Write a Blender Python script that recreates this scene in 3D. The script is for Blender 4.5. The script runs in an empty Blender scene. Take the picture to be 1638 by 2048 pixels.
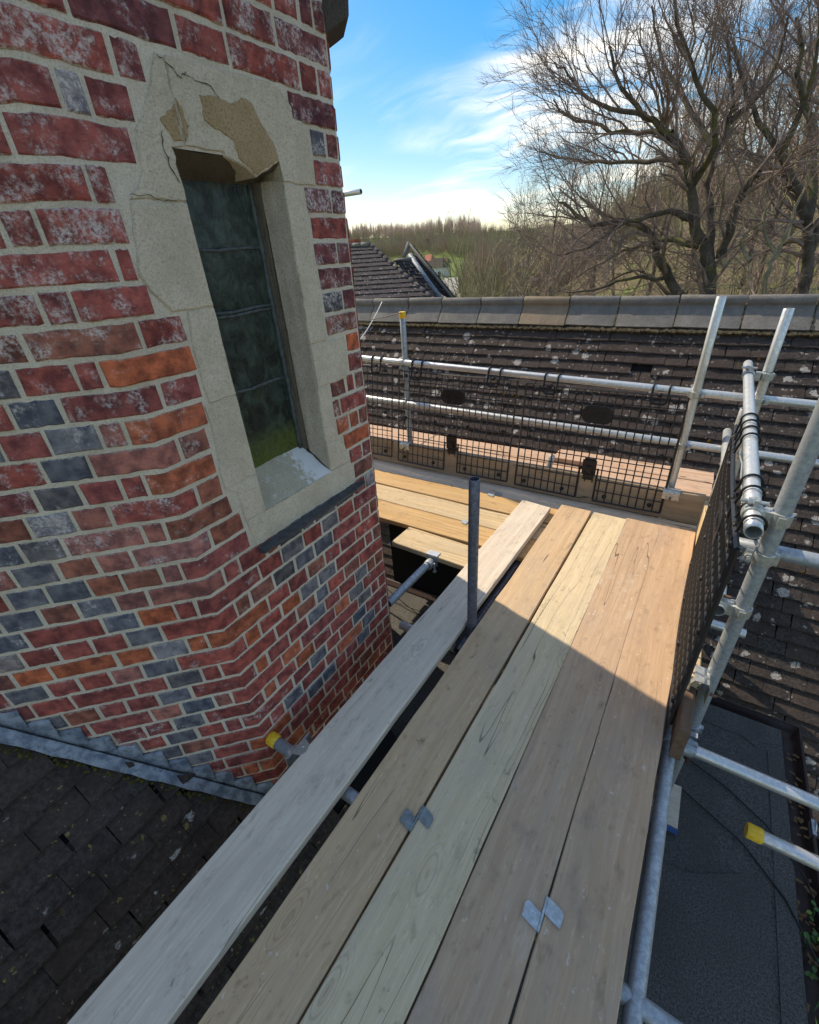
import bpy, math, random
import numpy as np
from mathutils import Vector, Matrix
random.seed(7); rng = np.random.default_rng(11)
SC = bpy.context.scene
COL = SC.collection
# ------------------------------------------------------------------ camera
H = 1.65; FPX = 885.0; CX, CY = 819.0, 1024.0
_d = np.array([922 - CX, 2539 - CY, FPX]); _d /= np.linalg.norm(_d)
_y = np.array([1470 - CX, 463 - CY, FPX]); _y -= _d * (_y @ _d); _y /= np.linalg.norm(_y)
RW = np.array([np.cross(_y, -_d), _y, -_d])            # world = RW @ (right, down, forward)
cam = bpy.data.cameras.new('camera'); cam.sensor_fit = 'HORIZONTAL'; cam.sensor_width = 36
cam.lens = FPX / 1638 * 36; cam.clip_start = 0.03; cam.clip_end = 4000
camo = bpy.data.objects.new('camera', cam); COL.objects.link(camo)
mw = Matrix.Identity(4)
for i in range(3):
    mw[i][0] = RW[i, 0]; mw[i][1] = -RW[i, 1]; mw[i][2] = -RW[i, 2]
mw[2][3] = H
camo.matrix_world = mw
SC.camera = camo
# ------------------------------------------------------------------ light
SUN_EL = math.radians(43.0); SUN_AZ = math.radians(-72.4)      # azimuth from +Y towards +X
sdir = Vector((math.cos(SUN_EL) * math.sin(SUN_AZ), math.cos(SUN_EL) * math.cos(SUN_AZ), math.sin(SUN_EL)))
sun = bpy.data.lights.new('sun', 'SUN'); sun.energy = 2.0; sun.angle = math.radians(0.53); sun.color = (1.0, 0.95, 0.89)
suno = bpy.data.objects.new('sun', sun); COL.objects.link(suno)
suno.rotation_euler = sdir.to_track_quat('Z', 'Y').to_euler(); suno.location = (-8, 4, 9)
W = bpy.data.worlds.new('World'); SC.world = W; W.use_nodes = True
SC.view_settings.view_transform = 'Standard'; SC.view_settings.look = 'None'
SC.view_settings.gamma = 1.0; SC.view_settings.use_curve_mapping = False
SC.view_settings.exposure = 1.42
SC.view_settings.use_white_balance = True; SC.view_settings.white_balance_temperature = 8300; SC.view_settings.white_balance_tint = 10   # camera balanced towards the open shade

def node(nt, t, props=None, **inp):
    n = nt.nodes.new(t)
    for k, v in (props or {}).items(): setattr(n, k, v)
    for k, v in inp.items():
        s = n.inputs[int(k[1:])] if k[0] == 'i' and k[1:].isdigit() else n.inputs[k.replace('_', ' ')]
        if hasattr(v, 'is_output') or isinstance(v, bpy.types.NodeSocket): nt.links.new(v, s)
        else: s.default_value = v
    return n
def math_(nt, op, a, b=0.0, c=None, clamp=False):
    n = node(nt, 'ShaderNodeMath', {'operation': op, 'use_clamp': clamp}, i0=a, i1=b)
    if c is not None:
        if isinstance(c, bpy.types.NodeSocket): nt.links.new(c, n.inputs[2])
        else: n.inputs[2].default_value = c
    return n.outputs[0]
def maprange(nt, v, a, b, c=0.0, d=1.0, smooth=True):
    n = node(nt, 'ShaderNodeMapRange', {'interpolation_type': 'SMOOTHSTEP' if smooth else 'LINEAR', 'clamp': True}, i0=v, i1=a, i2=b, i3=c, i4=d)
    return n.outputs[0]
def mix(nt, f, a, b, mode='MIX'):
    n = node(nt, 'ShaderNodeMix', {'data_type': 'RGBA', 'blend_type': mode, 'clamp_factor': True})
    for s, v in ((n.inputs[0], f), (n.inputs[6], a), (n.inputs[7], b)):
        if isinstance(v, bpy.types.NodeSocket): nt.links.new(v, s)
        elif isinstance(v, (int, float)): s.default_value = v
        else: s.default_value = tuple(v) + ((1,) if len(v) == 3 else ())
    return n.outputs[2]
def noise(nt, vec, scale, detail=4, rough=.55, dist=0.0, dims='3D'):
    n = node(nt, 'ShaderNodeTexNoise', {'noise_dimensions': dims}, Vector=vec, Scale=scale, Detail=detail, Roughness=rough, Distortion=dist)
    return n.outputs[0]
def mapping(nt, vec, sc=(1, 1, 1), loc=(0, 0, 0), rot=(0, 0, 0)):
    n = node(nt, 'ShaderNodeMapping', None, Vector=vec); n.inputs[1].default_value = loc
    n.inputs[2].default_value = rot; n.inputs[3].default_value = sc
    return n.outputs[0]
def voro(nt, vec, scale, feat='F1', rnd=1.0):
    return node(nt, 'ShaderNodeTexVoronoi', {'feature': feat}, Vector=vec, Scale=scale, Randomness=rnd)
def newmat(name, rough=.8, metal=0.0, spec=.3):
    m = bpy.data.materials.new(name); m.use_nodes = True; nt = m.node_tree
    b = nt.nodes['Principled BSDF']; b.inputs['Roughness'].default_value = rough
    b.inputs['Metallic'].default_value = metal; b.inputs['Specular IOR Level'].default_value = spec
    return m, nt, b
def setc(nt, b, c):
    if isinstance(c, bpy.types.NodeSocket): nt.links.new(c, b.inputs['Base Color'])
    else: b.inputs['Base Color'].default_value = tuple(c) + (1,)
def bump(nt, b, hgt, strength=.4, dist=.004):
    n = node(nt, 'ShaderNodeBump', None, Strength=strength, Distance=dist, Height=hgt)
    nt.links.new(n.outputs[0], b.inputs['Normal'])
def pos(nt): return node(nt, 'ShaderNodeNewGeometry').outputs['Position']
def objc(nt): return node(nt, 'ShaderNodeTexCoord').outputs['Object']
def oinfo(nt): return node(nt, 'ShaderNodeObjectInfo')

# ------------------------------------------------------------------ sky with thin cirrus, cover widened to brighten the shade
nt = W.node_tree; bg = nt.nodes['Background']
sky = node(nt, 'ShaderNodeTexSky', {'sky_type': 'NISHITA', 'sun_disc': False, 'sun_elevation': SUN_EL, 'sun_rotation': SUN_AZ, 'altitude': 50, 'air_density': 1.0, 'dust_density': 0.6, 'ozone_density': 3.0})
gen = node(nt, 'ShaderNodeTexCoord').outputs['Generated']
sep = node(nt, 'ShaderNodeSeparateXYZ', None, Vector=gen)
den = math_(nt, 'ADD', sep.outputs[2], .22)
uv = node(nt, 'ShaderNodeCombineXYZ', None, X=math_(nt, 'DIVIDE', sep.outputs[0], den), Y=math_(nt, 'DIVIDE', sep.outputs[1], den), Z=0.0).outputs[0]
warp = node(nt, 'ShaderNodeTexNoise', None, Vector=uv, Scale=1.1, Detail=3.0).outputs[1]
uvw = node(nt, 'ShaderNodeVectorMath', {'operation': 'MULTIPLY_ADD'}, i0=warp, i1=(.75, .75, 0), i2=uv).outputs[0]
ca = noise(nt, mapping(nt, uvw, (.95, 3.6, 1), (4.1382, 3.4815, 7.9546), (0, 0, math.radians(60))), 1.0, 8, .62)
cb = noise(nt, mapping(nt, uv, (1, 1, 1), (-7.9263, 3.4294, 7.6032)), .9, 2, .5)
cm = math_(nt, 'MULTIPLY', maprange(nt, ca, .40, .70), maprange(nt, cb, .30, .55))
cm = math_(nt, 'MULTIPLY', cm, maprange(nt, sep.outputs[2], .0, .1))
skyc = node(nt, 'ShaderNodeHueSaturation', None, Saturation=1.95, Color=node(nt, 'ShaderNodeGamma', None, Color=sky.outputs[0], Gamma=.7).outputs[0]).outputs[0]
skyc = mix(nt, 1.0, skyc, (.82, .80, .88), 'MULTIPLY')
cc = mix(nt, math_(nt, 'MULTIPLY', cm, .9), skyc, (4.0, 4.1, 4.2))
nt.links.new(cc, bg.inputs[0]); bg.inputs[1].default_value = 0.15

# ------------------------------------------------------------------ object helpers
def thing(name, label, cat, loc=(0, 0, 0), group=None, kind=None):
    o = bpy.data.objects.new(name, None); COL.objects.link(o); o.location = loc; o.empty_display_size = .1
    tag(o, label, cat, group, kind); return o
def tag(o, label=None, cat=None, group=None, kind=None):
    if label: o['label'] = label
    if cat: o['category'] = cat
    if group: o['group'] = group
    if kind: o['kind'] = kind
    return o
WM = {}
def link(o, parent, world=None):
    COL.objects.link(o); world = world or Matrix.Identity(4)
    if parent is not None:
        o.parent = parent
        pw = WM.get(parent.name) or Matrix.Translation(parent.location)
        o.matrix_parent_inverse = pw.inverted()
    o.matrix_basis = world; WM[o.name] = world
    return o
def mesh(name, V, F, mat, smooth=False):
    me = bpy.data.meshes.new(name); me.from_pydata([tuple(map(float, v)) for v in V], [], F)
    if smooth: me.polygons.foreach_set('use_smooth', [True] * len(me.polygons))
    me.materials.append(mat); me.update(); return me
def obj(name, V, F, mat, parent=None, smooth=False, kind=None):
    o = bpy.data.objects.new(name, mesh(name, V, F, mat, smooth)); link(o, parent)
    if kind: o['kind'] = kind
    return o
class MB:
    def __init__(s): s.V = []; s.F = []
    def add(s, V, F):
        n = len(s.V); s.V += [tuple(v) for v in V]; s.F += [tuple(i + n for i in f) for f in F]; return s
    def box(s, lo, hi):
        x0, y0, z0 = lo; x1, y1, z1 = hi
        return s.add([(x0, y0, z0), (x1, y0, z0), (x1, y1, z0), (x0, y1, z0), (x0, y0, z1), (x1, y0, z1), (x1, y1, z1), (x0, y1, z1)],
                     [(0, 3, 2, 1), (4, 5, 6, 7), (0, 1, 5, 4), (1, 2, 6, 5), (2, 3, 7, 6), (3, 0, 4, 7)])
    def obox(s, c, ax, ay, az, hx, hy, hz):
        c, ax, ay, az = map(np.array, (c, ax, ay, az)); V = []
        for k in (-1, 1):
            for j, i in ((-1, -1), (-1, 1), (1, 1), (1, -1)): V.append(c + ax * hx * i + ay * hy * j + az * hz * k)
        return s.add(V, [(0, 3, 2, 1), (4, 5, 6, 7), (0, 1, 5, 4), (1, 2, 6, 5), (2, 3, 7, 6), (3, 0, 4, 7)])
    def rod(s, P, r, n=8, cap=True, closed=False):
        P = [np.array(p, float) for p in P]; m = len(P); rr = r if hasattr(r, '__len__') else [r] * m
        base = len(s.V); up = None
        for i, p in enumerate(P):
            if closed: t = P[(i + 1) % m] - P[i - 1]
            else: t = P[min(i + 1, m - 1)] - P[max(i - 1, 0)]
            t = t / (np.linalg.norm(t) + 1e-12)
            if up is None:
                up = np.array([0, 0, 1.]) if abs(t[2]) < .9 else np.array([1., 0, 0])
            a = np.cross(t, up); a /= np.linalg.norm(a) + 1e-12; b = np.cross(a, t); up = b
            for k in range(n):
                th = 2 * math.pi * k / n; s.V.append(tuple(p + rr[i] * (a * math.cos(th) + b * math.sin(th))))
        for i in range(m if closed else m - 1):
            i2 = (i + 1) % m
            for k in range(n):
                s.F.append((base + i * n + k, base + i * n + (k + 1) % n, base + i2 * n + (k + 1) % n, base + i2 * n + k))
        if cap and not closed:
            s.F.append(tuple(base + k for k in range(n))[::-1]); s.F.append(tuple(base + (m - 1) * n + k for k in range(n)))
        return s
    def obj(s, name, mat, parent=None, smooth=False, kind=None): return obj(name, s.V, s.F, mat, parent, smooth, kind)
def smooth_by_angle(o, deg=35):
    me = o.data; me.polygons.foreach_set('use_smooth', [True] * len(me.polygons))
    try: me.set_sharp_from_angle(angle=math.radians(deg))
    except Exception: pass
    return o
def proj(P):
    c = RW.T @ (np.array(P, float) - np.array([0, 0, H]))
    return (CX + FPX * c[0] / c[2], CY + FPX * c[1] / c[2], c[2])
def at(px, py, y):                                           # point seen at a pixel, on the plane Y = y
    d = RW @ np.array([px - CX, py - CY, FPX]); t = y / d[1]; return np.array([d[0] * t, y, H + d[2] * t])
# ------------------------------------------------------------------ materials
def mat_wood(name, c1, c2, c3, wear=.5, stain=None, crack=.7):
    m, nt, b = newmat(name, .78, 0, .25)
    rnd = oinfo(nt).outputs['Random']
    off = node(nt, 'ShaderNodeCombineXYZ', None, X=math_(nt, 'MULTIPLY', rnd, 37.0), Y=math_(nt, 'MULTIPLY', rnd, 11.0), Z=math_(nt, 'MULTIPLY', rnd, 23.0)).outputs[0]
    v = node(nt, 'ShaderNodeVectorMath', {'operation': 'ADD'}, i0=objc(nt), i1=off).outputs[0]
    wv = node(nt, 'ShaderNodeVectorMath', {'operation': 'MULTIPLY_ADD'}, i0=node(nt, 'ShaderNodeTexNoise', None, Vector=mapping(nt, v, (1.3, 3, 3)), Scale=1.0, Detail=2.0).outputs[1], i1=(0, .055, .05), i2=v).outputs[0]
    g1 = noise(nt, mapping(nt, wv, (1.6, 42, 42)), 1, 5, .6)
    g2 = noise(nt, mapping(nt, wv, (7, 260, 260)), 1, 3, .6)
    g3 = noise(nt, mapping(nt, wv, (.5, 14, 14)), 1, 3, .5)
    pt = noise(nt, mapping(nt, v, (2.2, 5, 5)), 1, 5, .6)
    sp = noise(nt, mapping(nt, v, (14, 30, 30)), 1, 4, .65)
    fib = noise(nt, mapping(nt, v, (22, 120, 120), (3, 1, 2), (0, 0, .5)), 1, 2, .6)
    col = mix(nt, maprange(nt, g1, .32, .68), c1, c2)
    col = mix(nt, math_(nt, 'MULTIPLY', maprange(nt, g3, .45, .7), .3), col, c3)
    col = mix(nt, math_(nt, 'MULTIPLY', maprange(nt, pt, .48, .72), wear), col, c3)
    col = mix(nt, math_(nt, 'MULTIPLY', maprange(nt, sp, .56, .74), .45), col, tuple(x * .42 for x in c1))
    col = mix(nt, math_(nt, 'MULTIPLY', maprange(nt, fib, .62, .72), .35), col, tuple(min(1, x * 1.35) for x in c2))
    col = mix(nt, maprange(nt, g2, .3, .7, 0, .22), col, tuple(x * .6 for x in c1))
    kd = voro(nt, mapping(nt, wv, (1.5, 4.6, .01)), 1.0).outputs[0]
    kn = maprange(nt, math_(nt, 'ADD', kd, math_(nt, 'MULTIPLY', g2, .05)), .075, .045)
    col = mix(nt, math_(nt, 'MULTIPLY', kn, .5), col, tuple(x * .3 for x in c1))
    kr = math_(nt, 'MULTIPLY', maprange(nt, kd, .22, .1), maprange(nt, math_(nt, 'SINE', math_(nt, 'MULTIPLY', kd, 160.0)), .2, .9))
    col = mix(nt, math_(nt, 'MULTIPLY', kr, .3), col, tuple(x * .4 for x in c1))
    cr = math_(nt, 'ABSOLUTE', math_(nt, 'SUBTRACT', noise(nt, mapping(nt, wv, (.45, 15, 15), (5, 2, 1)), 1, 1, .5), .5))
    crm = math_(nt, 'MULTIPLY', maprange(nt, cr, .0055, .001), maprange(nt, noise(nt, mapping(nt, v, (1.1, 3, 3), (1, 9, 3)), 1, 2), .5, .56))
    col = mix(nt, math_(nt, 'MULTIPLY', crm, crack), col, (.012, .009, .007))
    sg = maprange(nt, noise(nt, mapping(nt, v, (5, 9, 9), (8, 3, 1)), 1, 6, .7), .55, .75)
    col = mix(nt, math_(nt, 'MULTIPLY', sg, .4), col, tuple(x * .45 for x in c3))
    spl = math_(nt, 'MULTIPLY', maprange(nt, noise(nt, mapping(nt, v, (34, 46, 46), (4, 4, 1)), 1, 3, .6), .66, .72), maprange(nt, noise(nt, mapping(nt, v, (2, 3, 3), (9, 4, 1)), 1, 2), .44, .58))
    col = mix(nt, math_(nt, 'MULTIPLY', spl, .6), col, (.62, .58, .52))
    mud = math_(nt, 'MULTIPLY', maprange(nt, noise(nt, mapping(nt, v, (17, 24, 24), (1, 6, 3)), 1, 6, .74), .57, .69), maprange(nt, noise(nt, mapping(nt, v, (1.4, 3, 3), (3, 1, 9)), 1, 3), .46, .62))
    col = mix(nt, math_(nt, 'MULTIPLY', mud, .55), col, (.075, .058, .045))
    if stain:
        sm = maprange(nt, noise(nt, mapping(nt, v, (3.2, 7, 7), (2, 2, 7)), 1, 7, .7), .56, .72)
        col = mix(nt, math_(nt, 'MULTIPLY', sm, .65), col, stain)
    setc(nt, b, col)
    hh = math_(nt, 'SUBTRACT', math_(nt, 'ADD', math_(nt, 'MULTIPLY', g1, .6), math_(nt, 'MULTIPLY', g2, .35)), math_(nt, 'MULTIPLY', crm, 1.6))
    bump(nt, b, hh, .55, .0022)
    return m
WD = dict(
    silver=mat_wood('wood_silver_grey', (.60, .51, .40), (.71, .62, .50), (.54, .465, .385), .6),
    tan=mat_wood('wood_tan', (.52, .355, .21), (.60, .425, .26), (.45, .35, .25), .7),
    olive=mat_wood('wood_olive', (.58, .46, .29), (.66, .54, .36), (.50, .42, .31), .7),
    brown=mat_wood('wood_brown', (.45, .305, .20), (.53, .375, .25), (.39, .30, .23), .7, stain=(.55, .47, .38)),
    umber=mat_wood('wood_umber', (.46, .31, .195), (.54, .375, .25), (.39, .285, .215), .7),
    pale=mat_wood('wood_pale', (.50, .37, .21), (.61, .47, .29), (.46, .39, .29), .35),
    orange=mat_wood('wood_orange', (.47, .29, .13), (.58, .39, .19), (.43, .32, .2), .35),
    grey=mat_wood('wood_toe_grey', (.34, .255, .17), (.43, .33, .225), (.33, .28, .22), .5),
    pink=mat_wood('wood_pink', (.48, .31, .215), (.58, .41, .30), (.46, .34, .26), .35),
    end=mat_wood('wood_dark_brown', (.13, .08, .05), (.2, .12, .075), (.12, .09, .07), .5))
def mat_galv(name, base=(.50, .53, .55), rough=.42, metal=.75, dark=.25, tint=(.42, .5, .5)):
    m, nt, b = newmat(name, rough, metal, .5)
    v = pos(nt)
    a = noise(nt, v, 55, 5, .65); c = noise(nt, v, 9, 4, .6); d = noise(nt, v, 190, 2, .5)
    col = mix(nt, maprange(nt, a, .35, .68), tuple(x * (1 - dark) for x in base), base)
    col = mix(nt, math_(nt, 'MULTIPLY', maprange(nt, c, .48, .7), .6), col, tint)
    col = mix(nt, math_(nt, 'MULTIPLY', maprange(nt, d, .58, .72), .4), col, tuple(x * .5 for x in base))
    col = mix(nt, math_(nt, 'MULTIPLY', maprange(nt, noise(nt, v, 33, 4, .7), .66, .74), .5), col, (.13, .075, .045))
    col = mix(nt, math_(nt, 'MULTIPLY', maprange(nt, noise(nt, v, 47, 4, .7), .67, .73), .55), col, (.62, .60, .56))
    setc(nt, b, col); nt.links.new(maprange(nt, a, .3, .7, rough + .16, rough - .1), b.inputs['Roughness'])
    bump(nt, b, a, .15, .0008); return m
G_BRIGHT = mat_galv('galvanised_bright', (.66, .68, .68), .38, .7, .18, (.55, .63, .62))
G_GREY = mat_galv('galvanised_weathered', (.40, .45, .49), .5, .55, .3, (.31, .38, .40))
G_DARK = mat_galv('steel_dark_tarnished', (.17, .19, .24), .5, .6, .4, (.13, .11, .15))
G_FIT = mat_galv('fitting_zinc', (.55, .57, .55), .42, .7, .35, (.42, .46, .42))
G_RUST = mat_galv('fitting_rusty', (.16, .085, .06), .75, .2, .5, (.2, .1, .06))
G_CLIP = mat_galv('board_clip_steel', (.50, .56, .58), .45, .45, .3, (.58, .62, .63))
G_CLIP2 = mat_galv('board_clip_dull', (.25, .29, .30), .55, .35, .35, (.2, .25, .26))
def plain(name, c, rough=.6, spec=.4, nz=0.0, scale=30, metal=0):
    m, nt, b = newmat(name, rough, metal, spec)
    if nz:
        col = mix(nt, maprange(nt, noise(nt, pos(nt), scale, 5, .65), .3, .7), tuple(x * (1 - nz) for x in c), tuple(min(1, x * (1 + nz)) for x in c))
        setc(nt, b, col)
    else: setc(nt, b, c)
    return m
YELLOW = plain('yellow_cap_plastic', (.80, .50, .035), .45, .4, .12, 60)
BLACK = plain('black_plastic', (.010, .010, .012), .5, .35, .3, 90)
WIRE = plain('black_guard_plastic', (.013, .013, .015), .42, .45)
BLUE = plain('blue_paint', (.03, .10, .30), .6)
CABLE = plain('black_cable', (.008, .008, .009), .5)
ROPE = plain('white_rope', (.62, .60, .56), .8)
# brick : hue from the object colour, bloom amount from its alpha
m, nt, b = newmat('brick', .9, 0, .15); BRICK = m
oi = oinfo(nt); v = pos(nt)
vv = node(nt, 'ShaderNodeVectorMath', {'operation': 'MULTIPLY_ADD'}, i0=oi.outputs['Random'], i1=(9, 7, 5), i2=v).outputs[0]
n1 = noise(nt, vv, 26, 5, .6); n2 = noise(nt, mapping(nt, vv, (60, 60, 150)), 1, 5, .7); n3 = noise(nt, vv, 9, 3, .5)
c0 = oi.outputs['Color']
dk = mix(nt, 1.0, c0, (.52, .5, .56), 'MULTIPLY'); lt = mix(nt, 1.0, c0, (1.4, 1.25, 1.15), 'MULTIPLY')
col = mix(nt, maprange(nt, n1, .3, .7), dk, lt)
col = mix(nt, math_(nt, 'MULTIPLY', maprange(nt, n2, .55, .75), .5), col, mix(nt, 1.0, c0, (.3, .3, .33), 'MULTIPLY'))
ef = noise(nt, vv, 17, 8, .74)
al = oi.outputs['Alpha']
em = maprange(nt, math_(nt, 'ADD', ef, math_(nt, 'MULTIPLY', al, .24)), .62, .78)
gz = node(nt, 'ShaderNodeSeparateXYZ', None, Vector=node(nt, 'ShaderNodeTexCoord').outputs['Generated']).outputs[2]
edge = math_(nt, 'MULTIPLY', math_(nt, 'ABSOLUTE', math_(nt, 'SUBTRACT', gz, .5)), 2.0)
smear = maprange(nt, math_(nt, 'ADD', edge, math_(nt, 'MULTIPLY', noise(nt, v, 85, 4, .7), .55)), 1.16, 1.26)
em = math_(nt, 'MULTIPLY', em, maprange(nt, noise(nt, vv, 120, 4, .7), .38, .62))
col = mix(nt, math_(nt, 'MULTIPLY', em, .85), col, (.66, .60, .58))
og = maprange(nt, noise(nt, vv, 60, 5, .7), .62, .72)
col = mix(nt, math_(nt, 'MULTIPLY', og, .35), col, (.35, .16, .1))
col = mix(nt, math_(nt, 'MULTIPLY', smear, .75), col, (.42, .37, .29))
spk = maprange(nt, noise(nt, vv, 240, 3, .7), .6, .72)
col = mix(nt, math_(nt, 'MULTIPLY', spk, .45), col, mix(nt, 1.0, c0, (.35, .35, .38), 'MULTIPLY'))
setc(nt, b, col); bump(nt, b, math_(nt, 'ADD', n1, math_(nt, 'MULTIPLY', n2, .9)), .9, .006)
# mortar
m, nt, b = newmat('mortar', .95, 0, .1); MORTAR = m; v = pos(nt)
n1 = noise(nt, v, 220, 4, .7); n2 = noise(nt, v, 7, 4, .6); n3 = noise(nt, v, 45, 5, .7)
col = mix(nt, maprange(nt, n2, .35, .65), (.60, .52, .41), (.71, .635, .52))
col = mix(nt, maprange(nt, n1, .4, .75, 0, .5), col, (.22, .19, .15))
col = mix(nt, maprange(nt, n3, .6, .72, 0, .5), col, (.6, .57, .5))
setc(nt, b, col); bump(nt, b, math_(nt, 'ADD', n1, math_(nt, 'MULTIPLY', n3, 1.5)), .9, .004)
def mat_stone(name, ca, cb, cc, lich=0.0, patch=None):
    m, nt, b = newmat(name, .92, 0, .15); v = pos(nt)
    n1 = noise(nt, v, 170, 4, .75); n2 = noise(nt, v, 9, 6, .68); n3 = noise(nt, v, 55, 6, .75); n4 = noise(nt, v, 420, 2, .6)
    col = mix(nt, maprange(nt, n2, .32, .68), ca, cb)
    col = mix(nt, maprange(nt, n1, .46, .66, 0, .75), col, cc)
    col = mix(nt, maprange(nt, n4, .56, .7, 0, .6), col, tuple(min(1, x * 1.35) for x in cb))
    col = mix(nt, maprange(nt, n3, .56, .72, 0, .5), col, tuple(x * .5 for x in ca))
    if lich:
        w = maprange(nt, math_(nt, 'ADD', noise(nt, v, 22, 7, .75), 0.0), .62 - .2 * lich, .76 - .2 * lich)
        col = mix(nt, math_(nt, 'MULTIPLY', w, .8), col, (.72, .73, .74))
    if patch:                                                       # lime run-off dried on the sill
        yy = node(nt, 'ShaderNodeSeparateXYZ', None, Vector=v).outputs[1]
        dd = math_(nt, 'ABSOLUTE', math_(nt, 'SUBTRACT', yy, patch[0]))
        pm = maprange(nt, math_(nt, 'SUBTRACT', math_(nt, 'MULTIPLY', math_(nt, 'SUBTRACT', noise(nt, v, 34, 6, .72), .42), .28), math_(nt, 'SUBTRACT', dd, patch[1])), -.02, .03)
        col = mix(nt, math_(nt, 'MULTIPLY', pm, .85), col, (.74, .75, .76))
    setc(nt, b, col); bump(nt, b, math_(nt, 'ADD', n1, math_(nt, 'MULTIPLY', n3, 1.6)), .9, .005); return m
STONE = mat_stone('limestone', (.56, .485, .365), (.68, .60, .47), (.39, .33, .245))
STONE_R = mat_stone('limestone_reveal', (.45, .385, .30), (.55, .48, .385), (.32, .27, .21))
STONE_D = mat_stone('limestone_dark', (.12, .10, .075), (.17, .145, .11), (.09, .08, .065))  # darker stone tone for the soffit and inner reveal
STONE_S = mat_stone('limestone_sill', (.40, .36, .27), (.48, .44, .34), (.31, .28, .21), .3, patch=(1.155, .05))
STONE_W = mat_stone('limestone_lime_bloom', (.5, .48, .43), (.6, .58, .54), (.4, .38, .33), .95)
TAN = mat_stone('spalled_sandstone', (.38, .26, .14), (.47, .345, .205), (.21, .135, .065))
CORN = mat_stone('cornice_dark_stone', (.07, .06, .055), (.11, .095, .08), (.05, .045, .04))
SLATE = plain('slate_strip', (.055, .057, .062), .6, .4, .35, 40)
FELT = None
m, nt, b = newmat('mineral_felt', .85, 0, .3); FELT = m; v = pos(nt)
n1 = noise(nt, v, 130, 4, .75); n2 = noise(nt, v, 3.5, 5, .6); n3 = noise(nt, mapping(nt, v, (60, 160, 60), (0, 0, 0), (0, 0, .5)), 1, 3, .6)
col = mix(nt, maprange(nt, n1, .3, .72), (.026, .025, .023), (.14, .137, .13))
col = mix(nt, maprange(nt, n2, .4, .7, 0, .6), col, (.058, .055, .05))
col = mix(nt, maprange(nt, n3, .6, .75, 0, .4), col, (.18, .18, .18))
setc(nt, b, col); bump(nt, b, n1, .8, .003)
LEAD = None
m, nt, b = newmat('lead_sheet', .62, .25, .4); LEAD = m; v = pos(nt)
n1 = noise(nt, v, 22, 6, .7, .3); n2 = noise(nt, v, 6, 4, .6)
col = mix(nt, maprange(nt, n1, .36, .66), (.095, .125, .165), (.29, .335, .385))
col = mix(nt, maprange(nt, n2, .5, .7, 0, .5), col, (.08, .105, .145))
setc(nt, b, col); bump(nt, b, n1, .35, .003)
def mat_tile(name, ca, cb, white=.5, yellow=0.0, moss=.2):
    m, nt, b = newmat(name, .92, 0, .15); v = pos(nt); rnd = oinfo(nt).outputs['Random']
    n1 = noise(nt, v, 60, 6, .7); n2 = noise(nt, v, 7, 4, .6); n4 = noise(nt, v, 200, 3, .7)
    col = mix(nt, maprange(nt, n1, .32, .7), ca, cb)
    col = mix(nt, maprange(nt, n2, .42, .7, 0, .55), col, tuple(x * .55 for x in ca))
    col = mix(nt, math_(nt, 'MULTIPLY', rnd, .4), col, (.08, .056, .046))
    wob = node(nt, 'ShaderNodeVectorMath', {'operation': 'MULTIPLY_ADD'}, i0=node(nt, 'ShaderNodeTexNoise', None, Vector=v, Scale=38.0, Detail=3.0).outputs[1], i1=(.03, .03, .03), i2=v).outputs[0]
    def spots(scale, rad, seed, dens, colr, amt, ring=False):
        vo = voro(nt, mapping(nt, wob, (1, 1, 1), seed), scale)
        sc = node(nt, 'ShaderNodeSeparateColor', None, Color=vo.outputs[1]).outputs
        r = math_(nt, 'MULTIPLY', sc[0], rad)
        mk = maprange(nt, math_(nt, 'ADD', math_(nt, 'SUBTRACT', r, vo.outputs[0]), math_(nt, 'MULTIPLY', math_(nt, 'SUBTRACT', noise(nt, v, scale * 4.5, 4, .7), .5), .55)), .02, .10)
        mk = math_(nt, 'MULTIPLY', mk, math_(nt, 'LESS_THAN', sc[1], math_(nt, 'MULTIPLY', maprange(nt, noise(nt, mapping(nt, v, (1, 1, 1), seed), 2.6, 3, .6), .36, .64), dens * 1.9)))
        mk = math_(nt, 'MULTIPLY', mk, maprange(nt, n4, .36, .6, .15, 1))
        return mix(nt, math_(nt, 'MULTIPLY', mk, amt), col, colr)
    if white:
        col = spots(11 if white > .5 else 19, .5, (1, 2, 3), .5 * white, (.52, .50, .47), .85)
        col = spots(30, .45, (5, 2, 8), .5 * white, (.42, .40, .37), .7)
    if yellow:
        col = spots(34, .42, (7, 1, 3), .22 * yellow, (.36, .28, .08), .75)
        col = spots(75, .45, (3, 9, 2), .35 * yellow, (.32, .27, .12), .6)
    if moss:
        mm = maprange(nt, noise(nt, v, 16, 5, .65), .64, .74)
        col = mix(nt, math_(nt, 'MULTIPLY', mm, moss), col, (.13, .085, .02))
    setc(nt, b, col); bump(nt, b, math_(nt, 'ADD', n1, n4), .9, .004); return m
TILE = mat_tile('roof_tile_grey_brown', (.026, .0235, .0235), (.085, .074, .070), 1.1, .0, .4)
TILE_L = mat_tile('roof_tile_dark_lichen', (.034, .028, .026), (.088, .071, .063), .10, .8, .4)
TILE_F = mat_tile('roof_tile_far', (.035, .034, .042), (.085, .08, .09), .5, .0, .2)
RIDGE = mat_stone('ridge_tile', (.155, .15, .14), (.225, .215, .20), (.105, .10, .095))
RIDGE_B = mat_stone('ridge_tile_buff', (.23, .18, .13), (.29, .23, .17), (.16, .13, .095))
BED = plain('ridge_bedding_moss', (.10, .08, .05), .95, .1, .5, 50)
GUT = plain('gutter_brown', (.045, .028, .024), .5, .4, .2, 40)
DARK = plain('dark_void_board', (.012, .012, .013), .9, .1)
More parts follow.
